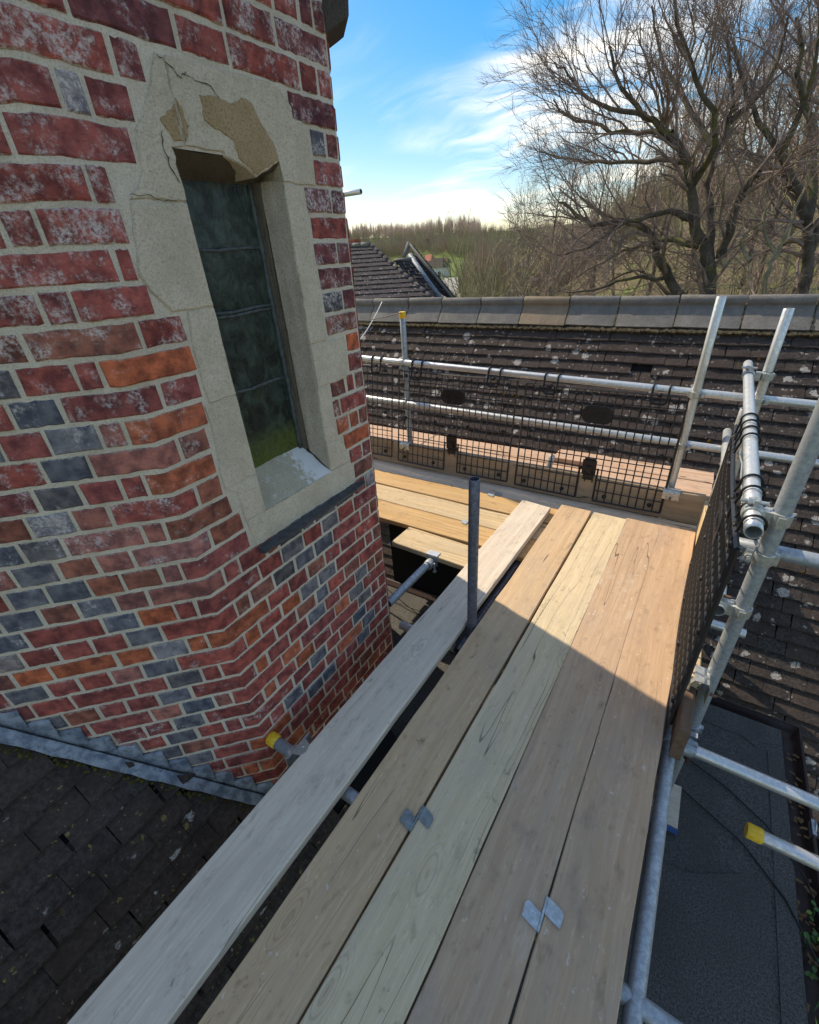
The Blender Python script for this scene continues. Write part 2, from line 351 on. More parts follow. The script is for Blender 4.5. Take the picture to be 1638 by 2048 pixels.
# ------------------------------------------------------------------ turret
XW, YC = -1.178, .566; FL = .912; S2 = math.sqrt(.5)
def TP(t, z, o):                                   # developed coordinate t: <0 left face, >0 window face
    if abs(t) < 1e-6: return (XW + o, YC - .4142 * o, z)
    if t > 0: return (XW + o, YC + t, z)
    return (XW + S2 * t + S2 * o, YC + S2 * t - S2 * o, z)
turret = thing('brick_turret', 'octagonal red and blue brick turret with narrow stone window', 'turret', (-2.279, 1.022, -1.0))
OC = [(XW, YC), (XW, YC + FL)]
a = math.pi * .75
for i in range(6):
    x, y = OC[-1]; OC.append((x + FL * math.cos(a), y + FL * math.sin(a))); a += math.pi / 4
# core: mortar skin, with the window opening left free
ZB, ZT = -1.0, 3.7; W0, W1, WZ0, WZ1 = .285, .63, .90, 1.90
mb = MB()
def wall(p, q, z0, z1, o=0.0):
    n = len(mb.V); mb.V += [(p[0], p[1], z0), (q[0], q[1], z0), (q[0], q[1], z1), (p[0], p[1], z1)]; mb.F.append((n, n + 1, n + 2, n + 3))
for i in range(1, 8): wall(OC[i], OC[(i + 1) % 8], ZB, ZT)
ww = lambda s: (XW, YC + s)
wall(ww(0), ww(W0), ZB, ZT); wall(ww(W1), ww(FL), ZB, ZT); wall(ww(W0), ww(W1), ZB, WZ0); wall(ww(W0), ww(W1), WZ1, ZT)
n = len(mb.V); mb.V += [(x, y, ZT) for x, y in OC]; mb.F.append(tuple(range(n, n + 8)))
mb.obj('mortar', MORTAR, turret)
def bed(k): return 1.928 - .075 * k
PAL = dict(r=(.30, .088, .078), d=(.195, .070, .072), o=(.42, .128, .07), v=(.27, .112, .084), p=(.34, .148, .13), b=(.145, .157, .18), w=(.24, .235, .25), k=(.08, .082, .086))
BL = .005
def brick_geo(t0, t1, z0, z1):
    g = .0056 + random.uniform(-.001, .0016)
    a0, a1, b0, b1 = t0 + g, t1 - g, z0 + g, z1 - g
    n = 6 if t1 - t0 < .13 else 10
    T = [a0 + (a1 - a0) * i / (n - 1) for i in range(n)]
    if a0 < -.01 < .01 < a1:
        j = min(range(1, n - 1), key=lambda i: abs(T[i])); T[j] = 0.0
    rows = []
    fr = []; rim = []; bk = []
    o0 = BL + random.uniform(-.0015, .0025); tl = random.uniform(-.0012, .0012)
    def J(s): return random.uniform(-s, s)
    top = [(t + (0 if t == 0 else J(.0024)), b1 + J(.0023)) for t in T]; bot = [(t + (0 if t == 0 else J(.0024)), b0 + J(.0023)) for t in T]
    loop = top + bot[::-1]; m = len(loop); zc = (b0 + b1) / 2; tc = (a0 + a1) / 2
    V = []
    for t, z in loop:
        ti = t if t == 0 else t + (.0045 if t < tc else -.0045) * (1 if t in (loop[0][0], loop[n - 1][0], loop[n][0], loop[-1][0]) else 0)
        V.append(TP(ti, z + (-.0045 if z > zc else .0045), o0 + tl * (1 if z > zc else -1) + J(.0007)))
    for t, z in loop: V.append(TP(t, z, o0 - .0045))
    for t, z in loop: V.append(TP(t, z, -.012))
    F = [(i + 1, i, m - 1 - i, m - 2 - i) for i in range(n - 1)]
    F = [tuple(reversed(f)) for f in F]
    for r in (0, 1):
        for i in range(m):
            j = (i + 1) % m; F.append((r * m + i, r * m + j, (r + 1) * m + j, (r + 1) * m + i))
    return V, F
HIDDEN = []
NB = [0]
def brick(t0, t1, k, c):
    V, F = brick_geo(t0, t1, bed(k + 1), bed(k)); tm = (t0 + t1) / 2; zm = bed(k + .5)
    cq = TP(tm if abs(tm) > 1e-5 else 1e-4, zm, 0); q = proj(cq)
    if q[2] < .05 or q[0] < -70 or q[1] < -60 or k >= 31 or (tm < 0 and zm < -.031 + 1.117 * (-tm - .4354) + .02) or (t0 > 0 and zm < -.24 - .0 * tm and k > 29):
        HIDDEN.append((V, F)); return
    NB[0] += 1
    o = obj('brick', V, F, BRICK, turret)
    q = PAL[c]; j = random.uniform(.82, 1.2); hz = random.uniform(-.08, .08)
    z = bed(k)
    bl = (.66 if z > 1.5 else .42 if z > .9 else .2) + random.uniform(-.25, .25)
    if c == 'w': bl += .3
    o.color = (min(1, q[0] * j * (1 + hz)), q[1] * j, q[2] * j * (1 - hz), max(0, min(1, bl)))
ROWS = {
 -3: ([-.178, .06, .133, .369, .515, .77, .846, .912], 'rrdrrrr', None),
 -2: ([-.34, -.12, -.055, .197, .268], 'rrrr', ([.70, .912], 'd')),
 -1: ([-.40, -.178, .065, .118, .215], 'rrwr', ([.775, .848, .912], 'bd')),
 0: ([-.36, -.22, -.12, -.055, .188], 'rrrr', ([.773, .912], 'r')),
 1: ([-.40, -.178, .063, .11], 'rrr', ([.715, .843, .912], 'dd')),
 2: ([-.36, -.24, -.133, -.062, .113], 'drrr', ([.722, .912], 'r')),
 3: ([-.40, -.29, .061, .107], 'drr', ([.72, .84, .912], 'dd')),
 4: ([-.42, -.277, -.123, -.06, .12], 'rrrr', ([.724, .912], 'd')),
 5: ([-.46, -.36, -.19, .061, .185], 'rvvr', ([.728, .842, .912], 'kd')),
 6: ([-.47, -.339, -.238, -.114, -.057, .186], 'rbrro', ([.724, .912], 'v')),
 7: ([-.50, -.388, -.286, -.175, .061, .183], 'drbrr', ([.826, .912], 'o')),
 8: ([-.55, -.439, -.342, -.237, -.117, -.057, .172], 'rbrbpo', ([.826, .912], 'r')),
 9: ([-.57, -.463, -.281, -.167, .06, .158], 'drbpv', ([.70, .797, .85, .912], 'vrv')),
 10: ([-.55, -.444, -.329, -.221, -.121, -.057, .155], 'rrbrro', ([.70, .745, .912], 'vr')),
 11: ([-.60, -.494, -.381, -.27, -.175, .066, .152], 'bvwprv', ([.702, .786, .852, .912], 'oov')),
 12: ([-.65, -.536, -.431, -.322, -.114, -.055, .165], 'pbbppv', ([.732, .912], 'o')),
 13: ([-.70, -.597, -.485, -.371, -.266, -.17, .064, .19], 'rpbvppv', ([.757, .848, .912], 'rd')),
 14: ([-.75, -.643, -.535, -.429, -.318, -.225, -.115, -.055, .192], 'wrbbvvpr', ([.775, .912], 'v')),
 15: ([-.79, -.686, -.589, -.479, -.378, -.271, -.175, .064, .13, .241, .306, .428, .497, .626, .759, .842, .912], 'vbbvbpprrrkbbkrw', None),
 16: ([-.88, -.76, -.658, -.55, -.334, -.231, -.119, -.053, .194, .302, .419, .529, .635, .74, .912], 'rdbrborrrbrbrr'[:14], None),
 17: ([-.88, -.79, -.687, -.597, -.496, -.394, -.294, -.182, .066, .13, .24, .356, .466, .58, .78, .85, .912], 'rvwrrrbrvvkbbrrv', None),
 18: ([-.95, -.85, -.747, -.657, -.547, -.349, -.238, -.127, -.06, .194, .30, .405, .515, .616, .726, .912], 'rbvooowoorrvrrr', None),
 19: ([-.90, -.80, -.709, -.588, -.493, -.393, -.294, -.179, .061, .129, .24, .345, .455, .569, .787, .849, .912], 'drbrrpbrorobbrrv', None),
 20: ([-.96, -.86, -.765, -.666, -.542, -.348, -.238, -.12, -.057, .19, .306, .422, .501, .614, .728, .912], 'rwdrrrbrrrvbrvr'[:15], None),
 21: ([-.90, -.807, -.703, -.595, -.488, -.398, -.292, -.178, .065, .126, .24, .352, .463, .563, .68, .775, .843, .912], 'rvbvrrbrorrbrrbvv'[:17], None),
 22: ([-.95, -.84, -.735, -.63, -.546, -.339, -.235, -.12, -.054, .18, .292, .513, .619, .731, .912], 'brvrrpbvrorobr'[:14], None),
 23: ([-.90, -.80, -.70, -.592, -.497, -.387, -.287, -.174, .062, .131, .24, .354, .468, .672, .785, .849, .912], 'rdrrrrbrororrbrr', None),
 24: ([-.97, -.87, -.765, -.662, -.537, -.43, -.338, -.222, -.118, -.057, .205, .31, .419, .516, .618, .725, .912], 'rvrrrrbrrrrbrrbr'[:16], None),
 25: ([-.95, -.85, -.74, -.634, -.526, -.407, -.303, -.181, .056, .13, .24, .397, .479, .68, .788, .85, .912], 'rrdrrbvrrbrrobrr', None),
 26: ([-.92, -.81, -.70, -.597, -.486, -.386, -.317, -.204, -.062, .15, .26, .36, .452, .532, .622, .728, .912], 'rrvrrrbrorbbrrbr', None)}
EVEN = [-1.0, -.88, -.77, -.66, -.55, -.44, -.34, -.23, -.12, -.057, .19, .302, .415, .52, .62, .73, .912]
ODD = [-1.0, -.91, -.80, -.69, -.58, -.47, -.36, -.29, -.178, .062, .128, .24, .352, .465, .575, .68, .786, .848, .912]
for k in range(27, 35): ROWS[k] = (EVEN if k % 2 == 0 else ODD, ''.join(random.choice('rrrvrob') for _ in range(20)), None)
ROWS[-4] = ([-.2, -.055, .19, .31, .52, .69, .912], 'rrdrrd', None); ROWS[-5] = ([-.178, .062, .13, .35, .46, .70, .80, .86, .912], 'rrrdrrdd', None)
for k, (T, C, RR) in ROWS.items():
    sets = [(T, C)] + ([RR] if RR else [])
    for tt, cc in sets:
        for i in range(len(tt) - 1):
            brick(tt[i], tt[i + 1], k, cc[i] if i < len(cc) else 'r')
# upper courses and the turned-away faces: one joined part
mb = MB()
for V, F in HIDDEN: mb.add(V, F)
for k in range(-22, -5):
    T = EVEN if k % 2 == 0 else ODD
    for i in range(len(T) - 1): mb.add(*brick_geo(T[i], T[i + 1], bed(k + 1), bed(k)))
def rot_face(V, i):                                      # copy of window-face geometry turned onto face i
    c = (-2.279, 1.022); a = math.pi / 4 * i; ca, sa = math.cos(a), math.sin(a)
    return [((x - c[0]) * ca - (y - c[1]) * sa + c[0], (x - c[0]) * sa + (y - c[1]) * ca + c[1], z) for x, y, z in V]
for fi in (1, 2):
    for k in range(-14, 33):
        T = [0] + [t for t in (EVEN if k % 2 == 0 else ODD) if t > 0]
        for i in range(len(T) - 1):
            V, F = brick_geo(T[i] + .0004, T[i + 1], bed(k + 1), bed(k)); mb.add(rot_face(V, fi), F)
o = mb.obj('brick_courses', BRICK, turret, kind='stuff'); o.color = (.26, .07, .055, .35)
# projecting dark stone course on the next face
mb = MB(); d3 = np.array([-S2, S2, 0]); n3 = np.array([S2, S2, 0]); v1 = np.array([XW, YC + FL, 0])
prof = [(0, 2.235), (.052, 2.262), (.075, 2.275), (.079, 2.32), (.095, 2.45), (.10, 2.62), (0, 2.62)]
V = []
for s in (-.002, .15):
    for o_, z in prof: V.append(v1 + d3 * s + n3 * o_ + np.array([0, 0, z]))
m_ = len(prof); F = [(i, (i + 1) % m_, m_ + (i + 1) % m_, m_ + i) for i in range(m_)] + [tuple(range(m_))[::-1], tuple(range(m_, 2 * m_))]
obj('string_course', V, F, CORN, turret)
# ------------------------------------------------------------------ stone window dressing
win = turret
def WPt(s, z, o): return (XW + o, YC + s, z)
def slab(name, poly, o0, o1, mat, parent=turret, jit=.0, bev=.004):
    """prism standing on the window face: polygon (s, z), front at offset o1 with a softened arris"""
    n = len(poly); cs = sum(p[0] for p in poly) / n; cz = sum(p[1] for p in poly) / n
    P = [(s + random.uniform(-jit, jit), z + random.uniform(-jit, jit)) for s, z in poly]
    area = sum(P[i][0] * P[(i + 1) % n][1] - P[(i + 1) % n][0] * P[i][1] for i in range(n))
    if area < 0: P = P[::-1]
    V = []
    for s, z in P:
        d = math.hypot(cs - s, cz - z) or 1; V.append(WPt(s + (cs - s) / d * bev, z + (cz - z) / d * bev, o1))
    for s, z in P: V.append(WPt(s, z, o1 - bev))
    for s, z in P: V.append(WPt(s, z, o0))
    F = [tuple(range(n))]
    for r in (0, 1):
        for i in range(n):
            j = (i + 1) % n; F.append((r * n + i, (r + 1) * n + i, (r + 1) * n + j, r * n + j))
    return obj(name, V, F, mat, parent)
def rough(poly, step=.02, j=.003):
    out = []
    for i in range(len(poly)):
        a, b_ = poly[i], poly[(i + 1) % len(poly)]; L = math.hypot(b_[0] - a[0], b_[1] - a[1]); n = max(1, int(L / step))
        for q in range(n):
            t = q / n; out.append((a[0] + (b_[0] - a[0]) * t + (random.uniform(-j, j) if q else 0), a[1] + (b_[1] - a[1]) * t + (random.uniform(-j, j) if q else 0)))
    return out
A0, A1 = .284, .631; OF = .004
G0, G1, GD = .326, .588, -.10                                    # glass edges and depth
# left jamb
slab('stone_block', rough([(.197, .905), (A0, .905), (A0, 1.042), (.158, 1.042), (.172, 1.035), (.195, 1.02)], .03, .002), -.12, OF, STONE)
slab('stone_block', rough([(.158, 1.0445), (A0, 1.0445), (A0, 1.308), (.170, 1.308), (.174, 1.25), (.157, 1.1)], .03, .002), -.12, OF, STONE)
slab('stone_block', rough([(.188, 1.3105), (A0, 1.3105), (A0, 1.553), (.202, 1.553), (.186, 1.45)], .03, .002), -.12, OF + .001, STONE)
slab('stone_block', rough([(.160, 1.556), (A0, 1.556), (A0, 1.79), (.139, 1.788), (.123, 1.73), (.105, 1.645), (.121, 1.605)], .025, .003), -.12, OF + .002, STONE)
# right jamb
slab('stone_block', rough([(A1, 1.018), (.70, 1.018), (.702, 1.1), (.697, 1.237), (A1, 1.237)], .03, .002), -.12, OF, STONE)
slab('stone_block', rough([(A1, 1.2395), (.805, 1.2395), (.822, 1.33), (.82, 1.391), (A1, 1.391)], .03, .003), -.12, OF + .001, STONE)
slab('stone_block', rough([(A1, 1.3935), (.717, 1.3935), (.722, 1.55), (.717, 1.72), (.712, 1.853), (A1, 1.853)], .03, .002), -.12, OF, STONE)
slab('stone_block', rough([(A1, .905), (.752, .905), (.738, .99), (.73, 1.0155), (A1, 1.0155)], .03, .002), -.12, OF, STONE)
# head, cracked in two stones
slab('stone_block', rough([(.139, 1.792), (A0, 1.794), (A0, 1.90), (.3188, 1.906), (.3188, 2.066), (.30, 2.068), (.281, 2.035), (.243, 1.975), (.201, 1.922), (.194, 1.889), (.189, 1.847), (.166, 1.815)], .02, .004), -.12, OF + .001, STONE)
slab('stone_block', rough([(.3192, 1.907), (.429, 1.907), (.43, 1.897), (.46, 1.889), (.496, 1.879), (.53, 1.86), (.628, 1.904), (A1 + .002, 1.8555), (.77, 1.8555), (.767, 2.0), (.718, 2.034), (.661, 2.078), (.515, 2.076), (.388, 2.07), (.3192, 2.067)], .025, .0025), -.12, OF + .001, STONE)
# sill front with the weathered slope above
slab('stone_block', rough([(.211, .797), (.776, .792), (.768, .83), (.754, .9025), (.197, .9025)], .03, .002), -.12, OF, STONE)
def quad(name, pts, mat, parent=turret, div=8, j=.0015):
    """bilinear patch with a little unevenness"""
    a_, b_, c_, d_ = map(np.array, pts); V = []; F = []
    for i in range(div + 1):
        for k in range(div + 1):
            u, v = i / div, k / div; V.append(a_ * (1 - u) * (1 - v) + b_ * u * (1 - v) + c_ * u * v + d_ * (1 - u) * v + rng.normal(0, j, 3))
    for i in range(div):
        for k in range(div):
            q = i * (div + 1) + k; F.append((q, q + div + 1, q + div + 2, q + 1))
    return obj(name, V, F, mat, parent, True)
quad('sill_slope', [WPt(A0 - .002, .904, .003), WPt(A1 + .002, .904, .003), WPt(G1 + .004, 1.018, GD), WPt(G0 - .004, 1.018, GD)], STONE_S)
# splayed reveals
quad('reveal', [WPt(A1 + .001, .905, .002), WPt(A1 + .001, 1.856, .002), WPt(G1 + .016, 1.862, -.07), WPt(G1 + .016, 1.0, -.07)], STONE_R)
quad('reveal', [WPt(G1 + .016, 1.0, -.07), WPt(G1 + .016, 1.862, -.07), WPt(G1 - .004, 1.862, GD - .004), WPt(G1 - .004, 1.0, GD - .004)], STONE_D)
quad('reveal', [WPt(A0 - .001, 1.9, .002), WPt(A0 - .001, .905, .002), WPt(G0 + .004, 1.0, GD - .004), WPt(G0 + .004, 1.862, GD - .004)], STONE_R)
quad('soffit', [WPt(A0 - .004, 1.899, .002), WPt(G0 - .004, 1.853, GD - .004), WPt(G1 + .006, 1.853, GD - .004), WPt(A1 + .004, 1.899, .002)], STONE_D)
# spalled tan patches on the head
slab('spalled_patch', rough([(.389, 2.013), (.442, 2.019), (.483, 2.012), (.526, 2.031), (.562, 2.024), (.582, 1.987), (.618, 1.947), (.626, 1.906), (.534, 1.862), (.496, 1.881), (.474, 1.893), (.469, 1.93), (.44, 1.942), (.387, 1.965)], .012, .003), 0, OF + .0035, TAN, bev=.006)
slab('spalled_patch', rough([(.322, 1.997), (.335, 1.981), (.346, 1.945), (.326, 1.915), (.322, 1.912)], .012, .003), 0, OF + .0032, TAN, bev=.005)
slab('spalled_patch', rough([(.316, 1.985), (.316, 1.912), (.29, 1.908), (.264, 1.95)], .012, .004), 0, OF + .003, TAN, bev=.005)
CRACK = plain('crack_dirt', (.075, .055, .038), .95, .05)
def crack(pts, w=.0012):
    mb = MB()
    P = []
    for (s0, z0), (s1, z1) in zip(pts[:-1], pts[1:]):
        for q in range(4): P.append((s0 + (s1 - s0) * q / 4 + random.uniform(-.003, .003), z0 + (z1 - z0) * q / 4 + random.uniform(-.003, .003)))
    P.append(pts[-1]); n = len(P)
    V = []
    for i, (s, z) in enumerate(P):
        a_ = P[min(i + 1, n - 1)]; b_ = P[max(i - 1, 0)]; L = math.hypot(a_[0] - b_[0], a_[1] - b_[1]) or 1
        nx, nz = -(a_[1] - b_[1]) / L, (a_[0] - b_[0]) / L; ww_ = w * random.uniform(.4, 1.2) * (0.3 if i in (0, n - 1) else 1)
        V += [WPt(s + nx * ww_, z + nz * ww_, OF + .0034), WPt(s - nx * ww_, z - nz * ww_, OF + .0034)]
    obj('crack', V, [(2 * i, 2 * i + 1, 2 * i + 3, 2 * i + 2) for i in range(n - 1)], CRACK, turret)
crack([(.30, 2.062), (.325, 2.052), (.35, 2.035), (.365, 2.045), (.385, 2.035), (.43, 2.035), (.455, 2.005), (.49, 2.0)])
crack([(.262, 1.93), (.258, 1.895), (.262, 1.86), (.278, 1.83)], .0016)
crack([(.139, 1.80), (.18, 1.803), (.22, 1.792), (.262, 1.798)], .0009)
# slate strip under the sill
V = []; ss = np.linspace(.212, .80, 9)
for s in ss:
    pr = .048 - .012 * max(0, (s - .7) / .1) + random.uniform(-.004, .004)
    V += [WPt(s, .792, .0), WPt(s, .789, pr), WPt(s, .776, pr - .003), WPt(s, .762 + .008 * random.random(), .0)]
F = [(i * 4 + a_, (i + 1) * 4 + a_, (i + 1) * 4 + (a_ + 1) % 4, i * 4 + (a_ + 1) % 4) for i in range(8) for a_ in range(4)] + [(0, 1, 2, 3), (35, 34, 33, 32)]
obj('slate_strip', V, F, SLATE, turret)
# old leaded glass: four panes and their bars
m, nt, b = newmat('old_green_glass', .3, 0, .34); GLASS = m; v = pos(nt); z_ = node(nt, 'ShaderNodeSeparateXYZ', None, Vector=v).outputs[2]
n1 = noise(nt, v, 18, 6, .68, .6); n2 = noise(nt, mapping(nt, v, (40, 40, 9)), 1, 5, .7); n3 = noise(nt, v, 75, 5, .7)
col = mix(nt, maprange(nt, n1, .38, .68), (.006, .013, .011), (.034, .06, .048))
col = mix(nt, maprange(nt, n2, .58, .76, 0, .7), col, (.05, .075, .062))
al_ = math_(nt, 'MULTIPLY', maprange(nt, math_(nt, 'SUBTRACT', z_, math_(nt, 'MULTIPLY', n1, .12)), 1.10, .99), maprange(nt, n3, .3, .6, .4, 1))
col = mix(nt, math_(nt, 'MULTIPLY', al_, .85), col, (.085, .11, .012))
col = mix(nt, math_(nt, 'MULTIPLY', maprange(nt, noise(nt, v, 9, 5, .7), .60, .72), .5), col, (.05, .055, .012))
setc(nt, b, col); nt.links.new(maprange(nt, math_(nt, 'ADD', n2, math_(nt, 'MULTIPLY', al_, .5)), .35, .8, .14, .7), b.inputs['Roughness'])
bump(nt, b, math_(nt, 'ADD', n1, n2), .55, .006)
LEADB = plain('glazing_lead', (.06, .075, .075), .6, .4, .4, 60)
for i, (z0, z1) in enumerate(((1.002, 1.285), (1.292, 1.512), (1.53, 1.69), (1.697, 1.866))):
    V = []; F = []; nn = 6
    for a_ in range(nn + 1):
        for c_ in range(nn + 1):
            V.append(WPt(G0 - .02 + (G1 - G0 + .034) * a_ / nn, z0 + (z1 - z0) * c_ / nn, GD + .003 + (i - 1.5) * .0022 * (a_ / nn - .5) + (.5 - i % 2) * .005 * (c_ / nn - .5) + rng.normal(0, .0011)))
    for a_ in range(nn):
        for c_ in range(nn): q = a_ * (nn + 1) + c_; F.append((q, q + nn + 1, q + nn + 2, q + 1))
    obj('pane', V, F, GLASS, turret, True)
for z in (1.2885, 1.516, 1.527, 1.6935):
    MB().rod([WPt(G0 - .02, z + .002, GD + .003), WPt(.42, z - .003, GD + .0045), WPt(.52, z + .002, GD + .004), WPt(G1 + .012, z, GD + .003)], .0055, 6).obj('glazing_bar', LEADB, turret, True)
MB().rod([WPt(G1 - .004, z, GD + .004 + random.uniform(-.002, .003)) for z in np.linspace(1.01, 1.86, 24)], [random.uniform(.006, .011) for _ in range(24)], 6).obj('putty_line', LEADB, turret, True)
# ------------------------------------------------------------------ lead flashing stepped up the left face
lead = thing('lead_flashing', 'blue grey stepped lead flashing where turret meets the dark tiled roof', 'flashing', TP(-.45, -.05, .01))
def roofz(u): return -.031 + 1.117 * (u - .4354)               # roof line on the left face, u = distance from corner
def TQ(u, z, o): return TP(-u if abs(u) > 1e-3 else -1e-3, z, o)
for k in range(34, 8, -1):
    zt = bed(k) - .005; ue = (zt - .158 + .031) / 1.117 + .4354      # where this step's free edge stands
    ul = ue + .0755
    if ue < 0 or ue > 1.3: continue
    of = .008 + .0014 * (k % 2); V = []; nn = 4
    for i in range(nn + 1):
        u = ue + (ul - ue) * i / nn; lip = .0014 * math.sin(i * 1.1 + k)
        zb = roofz(u) + .012; za = zt + .004 * (i / nn) - .003
        V += [TQ(u, za, of - .003), TQ(u, za + (zb - za) * .15, of + .002 + lip * .5), TQ(u, za + (zb - za) * .6, of + .003 + lip), TQ(u, zb, of + .002)]
    F = [(i * 4 + r, i * 4 + r + 1, (i + 1) * 4 + r + 1, (i + 1) * 4 + r) for i in range(nn) for r in range(3)]
    o = obj('lead_step', V, F, LEAD, lead, True)
    md = o.modifiers.new('thick', 'SOLIDIFY'); md.thickness = .003; md.offset = 1
V = []; us = np.linspace(-.06, 1.4, 40)
for i, u in enumerate(us):
    z = roofz(u); uu = -u
    V += [TP(uu if abs(uu) > 1e-4 else -1e-3, z + .036 + random.uniform(-.002, .002), .0195), TP(uu if abs(uu) > 1e-4 else -1e-3, z + .022, .024), TP(uu if abs(uu) > 1e-4 else -1e-3, z + .014 + random.uniform(-.003, .003), .060 + random.uniform(-.004, .004))]
F = [(i * 3 + r, i * 3 + r + 1, (i + 1) * 3 + r + 1, (i + 1) * 3 + r) for i in range(39) for r in range(2)]
o = obj('lead_apron', V, F, LEAD, lead, True); md = o.modifiers.new('thick', 'SOLIDIFY'); md.thickness = .003; md.offset = 1
# ------------------------------------------------------------------ tiled roofs
def tile_mesh(name, w, L, th, mat, seed):
    r = random.Random(seed); n = 4; V = []
    for j, y in ((0, 0.0), (1, .006), (2, L)):                      # worn lower arris, face, hidden head
        for i in range(n):
            x = -w / 2 + w * i / (n - 1); yy = y + (r.uniform(-.003, .003) if j < 2 else 0)
            cam_ = .0016 * (1 - (2 * i / (n - 1) - 1) ** 2)
            V.append((x + r.uniform(-.0012, .0012), yy, cam_ + r.uniform(-.0008, .0008) - (.006 if j == 0 else 0))); V.append((x, yy + (.004 if j == 0 else 0), -th))
    F = []
    for i in range(n - 1):
        a_, b_ = 2 * i, 2 * (i + 1); c_, d_ = 2 * n + a_, 2 * n + b_; e_, f_ = 4 * n + a_, 4 * n + b_
        F += [(a_, b_, d_, c_), (c_, d_, f_, e_), (a_, a_ + 1, b_ + 1, b_)]
    F += [(0, 2 * n, 4 * n, 4 * n + 1, 1), (2 * n - 2, 2 * n - 1, 6 * n - 1, 6 * n - 2, 4 * n - 2)]
    return mesh(name, V, F, mat)
def frame(o, ax, ay, az):
    m_ = Matrix.Identity(4)
    for i in range(3): m_[i][0] = ax[i]; m_[i][1] = ay[i]; m_[i][2] = az[i]; m_[i][3] = o[i]
    return m_
def lay_tiles(root, P0, ax, up, nrm, rows, w, gauge, keep, mat, nbig, th=.013, lift=.021, jit=1.0, skip=()):
    """rows: list of (v_butt, x0, x1). Every tile its own object for the nbig that show largest, the rest joined."""
    meshes = [tile_mesh('tile', w - .003, gauge + .045, th, mat, s) for s in range(8)]
    allt = []
    tilt = math.atan2(lift - .006, gauge + .02)
    for ri, (v, x0, x1, ph) in enumerate(rows):
        nx = int((x1 - x0) / w) + 2
        for i in range(nx):
            x = x0 + (i + ph) * w + random.uniform(-.004, .004) * jit
            if not (x0 - w < x < x1 + w): continue
            if any(abs(x - sx) < w * .5 and abs(v - sv) < gauge * .5 for sx, sv in skip): continue
            vv_ = v + random.uniform(-.004, .004) * jit
            c = P0 + ax * x - up * vv_ + nrm * (lift + random.uniform(-.0025, .003) * jit)
            if not keep(c): continue
            tl = tilt + random.uniform(-.012, .012) * jit; yw = random.uniform(-.012, .012) * jit
            uy = up * math.cos(tl) - nrm * math.sin(tl); nz = nrm * math.cos(tl) + up * math.sin(tl)
            ax2 = ax * math.cos(yw) + uy * math.sin(yw); uy2 = uy * math.cos(yw) - ax * math.sin(yw)
            rl = random.uniform(-.012, .012) * jit; ax3 = ax2 * math.cos(rl) + nz * math.sin(rl); nz2 = nz * math.cos(rl) - ax2 * math.sin(rl)
            q = proj(c); vis = 0
            if q[2] > .1 and -120 < q[0] < 1758 and -100 < q[1] < 2150: vis = (w * FPX / q[2]) * 1.0
            allt.append((vis, c, frame(c, ax3, uy2, nz2)))
    allt.sort(key=lambda t: -t[0])
    mb = MB()
    for i, (vis, c, M4) in enumerate(allt):
        me = meshes[i % 8]
        if i < nbig and vis > 0:
            o = bpy.data.objects.new('tile', me); link(o, root, M4)
        else:
            mb.add([tuple(M4 @ vt.co) for vt in me.vertices], [tuple(p.vertices) for p in me.polygons])
    if mb.V: mb.obj('tile_courses', mat, root, kind='stuff')
    return allt
# main roof: ridge along X at y = 4.8, pitch 53 degrees, slope facing the camera
PM = math.radians(53); RP = np.array([0, 4.8, 1.07]); AX = np.array([1., 0, 0]); UPM = np.array([0, math.cos(PM), math.sin(PM)]); NM = np.array([0, -math.sin(PM), math.cos(PM)])
mroof = thing('tiled_roof', 'long dark plain tile roof with lichen and grey ridge tiles behind the scaffold', 'roof', (0, 4.8, -5.0))
rows = [(.195 + .1 * i, -6.2, 3.4, .5 * (i % 2) + random.uniform(-.06, .06)) for i in range(36)]
FX1, FY1, FZ = .905, 2.485, -.95                                  # felt roof far corner
skip = [(-.36, .595)]
lay_tiles(mroof, RP, AX, UPM, NM, rows, .165, .1, lambda c: True, TILE, 300, th=.019, lift=.030, skip=skip)
MB().add([tuple(RP + AX * x - UPM * v + NM * -.006) for x, v in ((-6.4, -.05), (-6.4, 3.9), (3.6, 3.9), (3.6, -.05))], [(0, 1, 2, 3)]).obj('batten_underlay', DARK, mroof)
back = np.array([0, math.cos(PM), -math.sin(PM)])
MB().add([tuple(RP + AX * x + NM * -.006 + back * v) for x, v in ((-6.4, .0), (3.6, .0), (3.6, 4), (-6.4, 4))], [(0, 1, 2, 3)]).obj('rear_slope', TILE_F, mroof)
# ridge tiles: roll top with two wings
jx = [-5.97, -5.50, -5.02, -4.54, -4.05, -3.52, -3.02, -2.58, -2.11, -1.65, -1.19, -.745, -.27, .21, .655, 1.12, 1.58, 2.05, 2.5, 3.0]
th = math.radians(50)
def ridge_prof():
    P = []; zc = .112; R_ = .04
    wing = .215
    for sgn in (-1, 1):
        pass
    d = np.array([-math.cos(th), -math.sin(th)]); nrm_ = np.array([-math.sin(th), math.cos(th)])
    base = np.array([0, .075])
    out = [base + d * wing + nrm_ * -.006, base + d * wing + nrm_ * .012, base + d * .018 + nrm_ * .012]
    for a_ in np.linspace(math.radians(238), math.radians(-58), 12): out.append(np.array([R_ * math.cos(a_), zc + R_ * math.sin(a_)]))
    dd = np.array([-d[0], d[1]]); nn_ = np.array([-nrm_[0], nrm_[1]])
    out += [base + dd * .018 + nn_ * .012, base + dd * wing + nn_ * .012, base + dd * wing + nn_ * -.006, np.array([0, .055])]
    return out
RPf = ridge_prof()
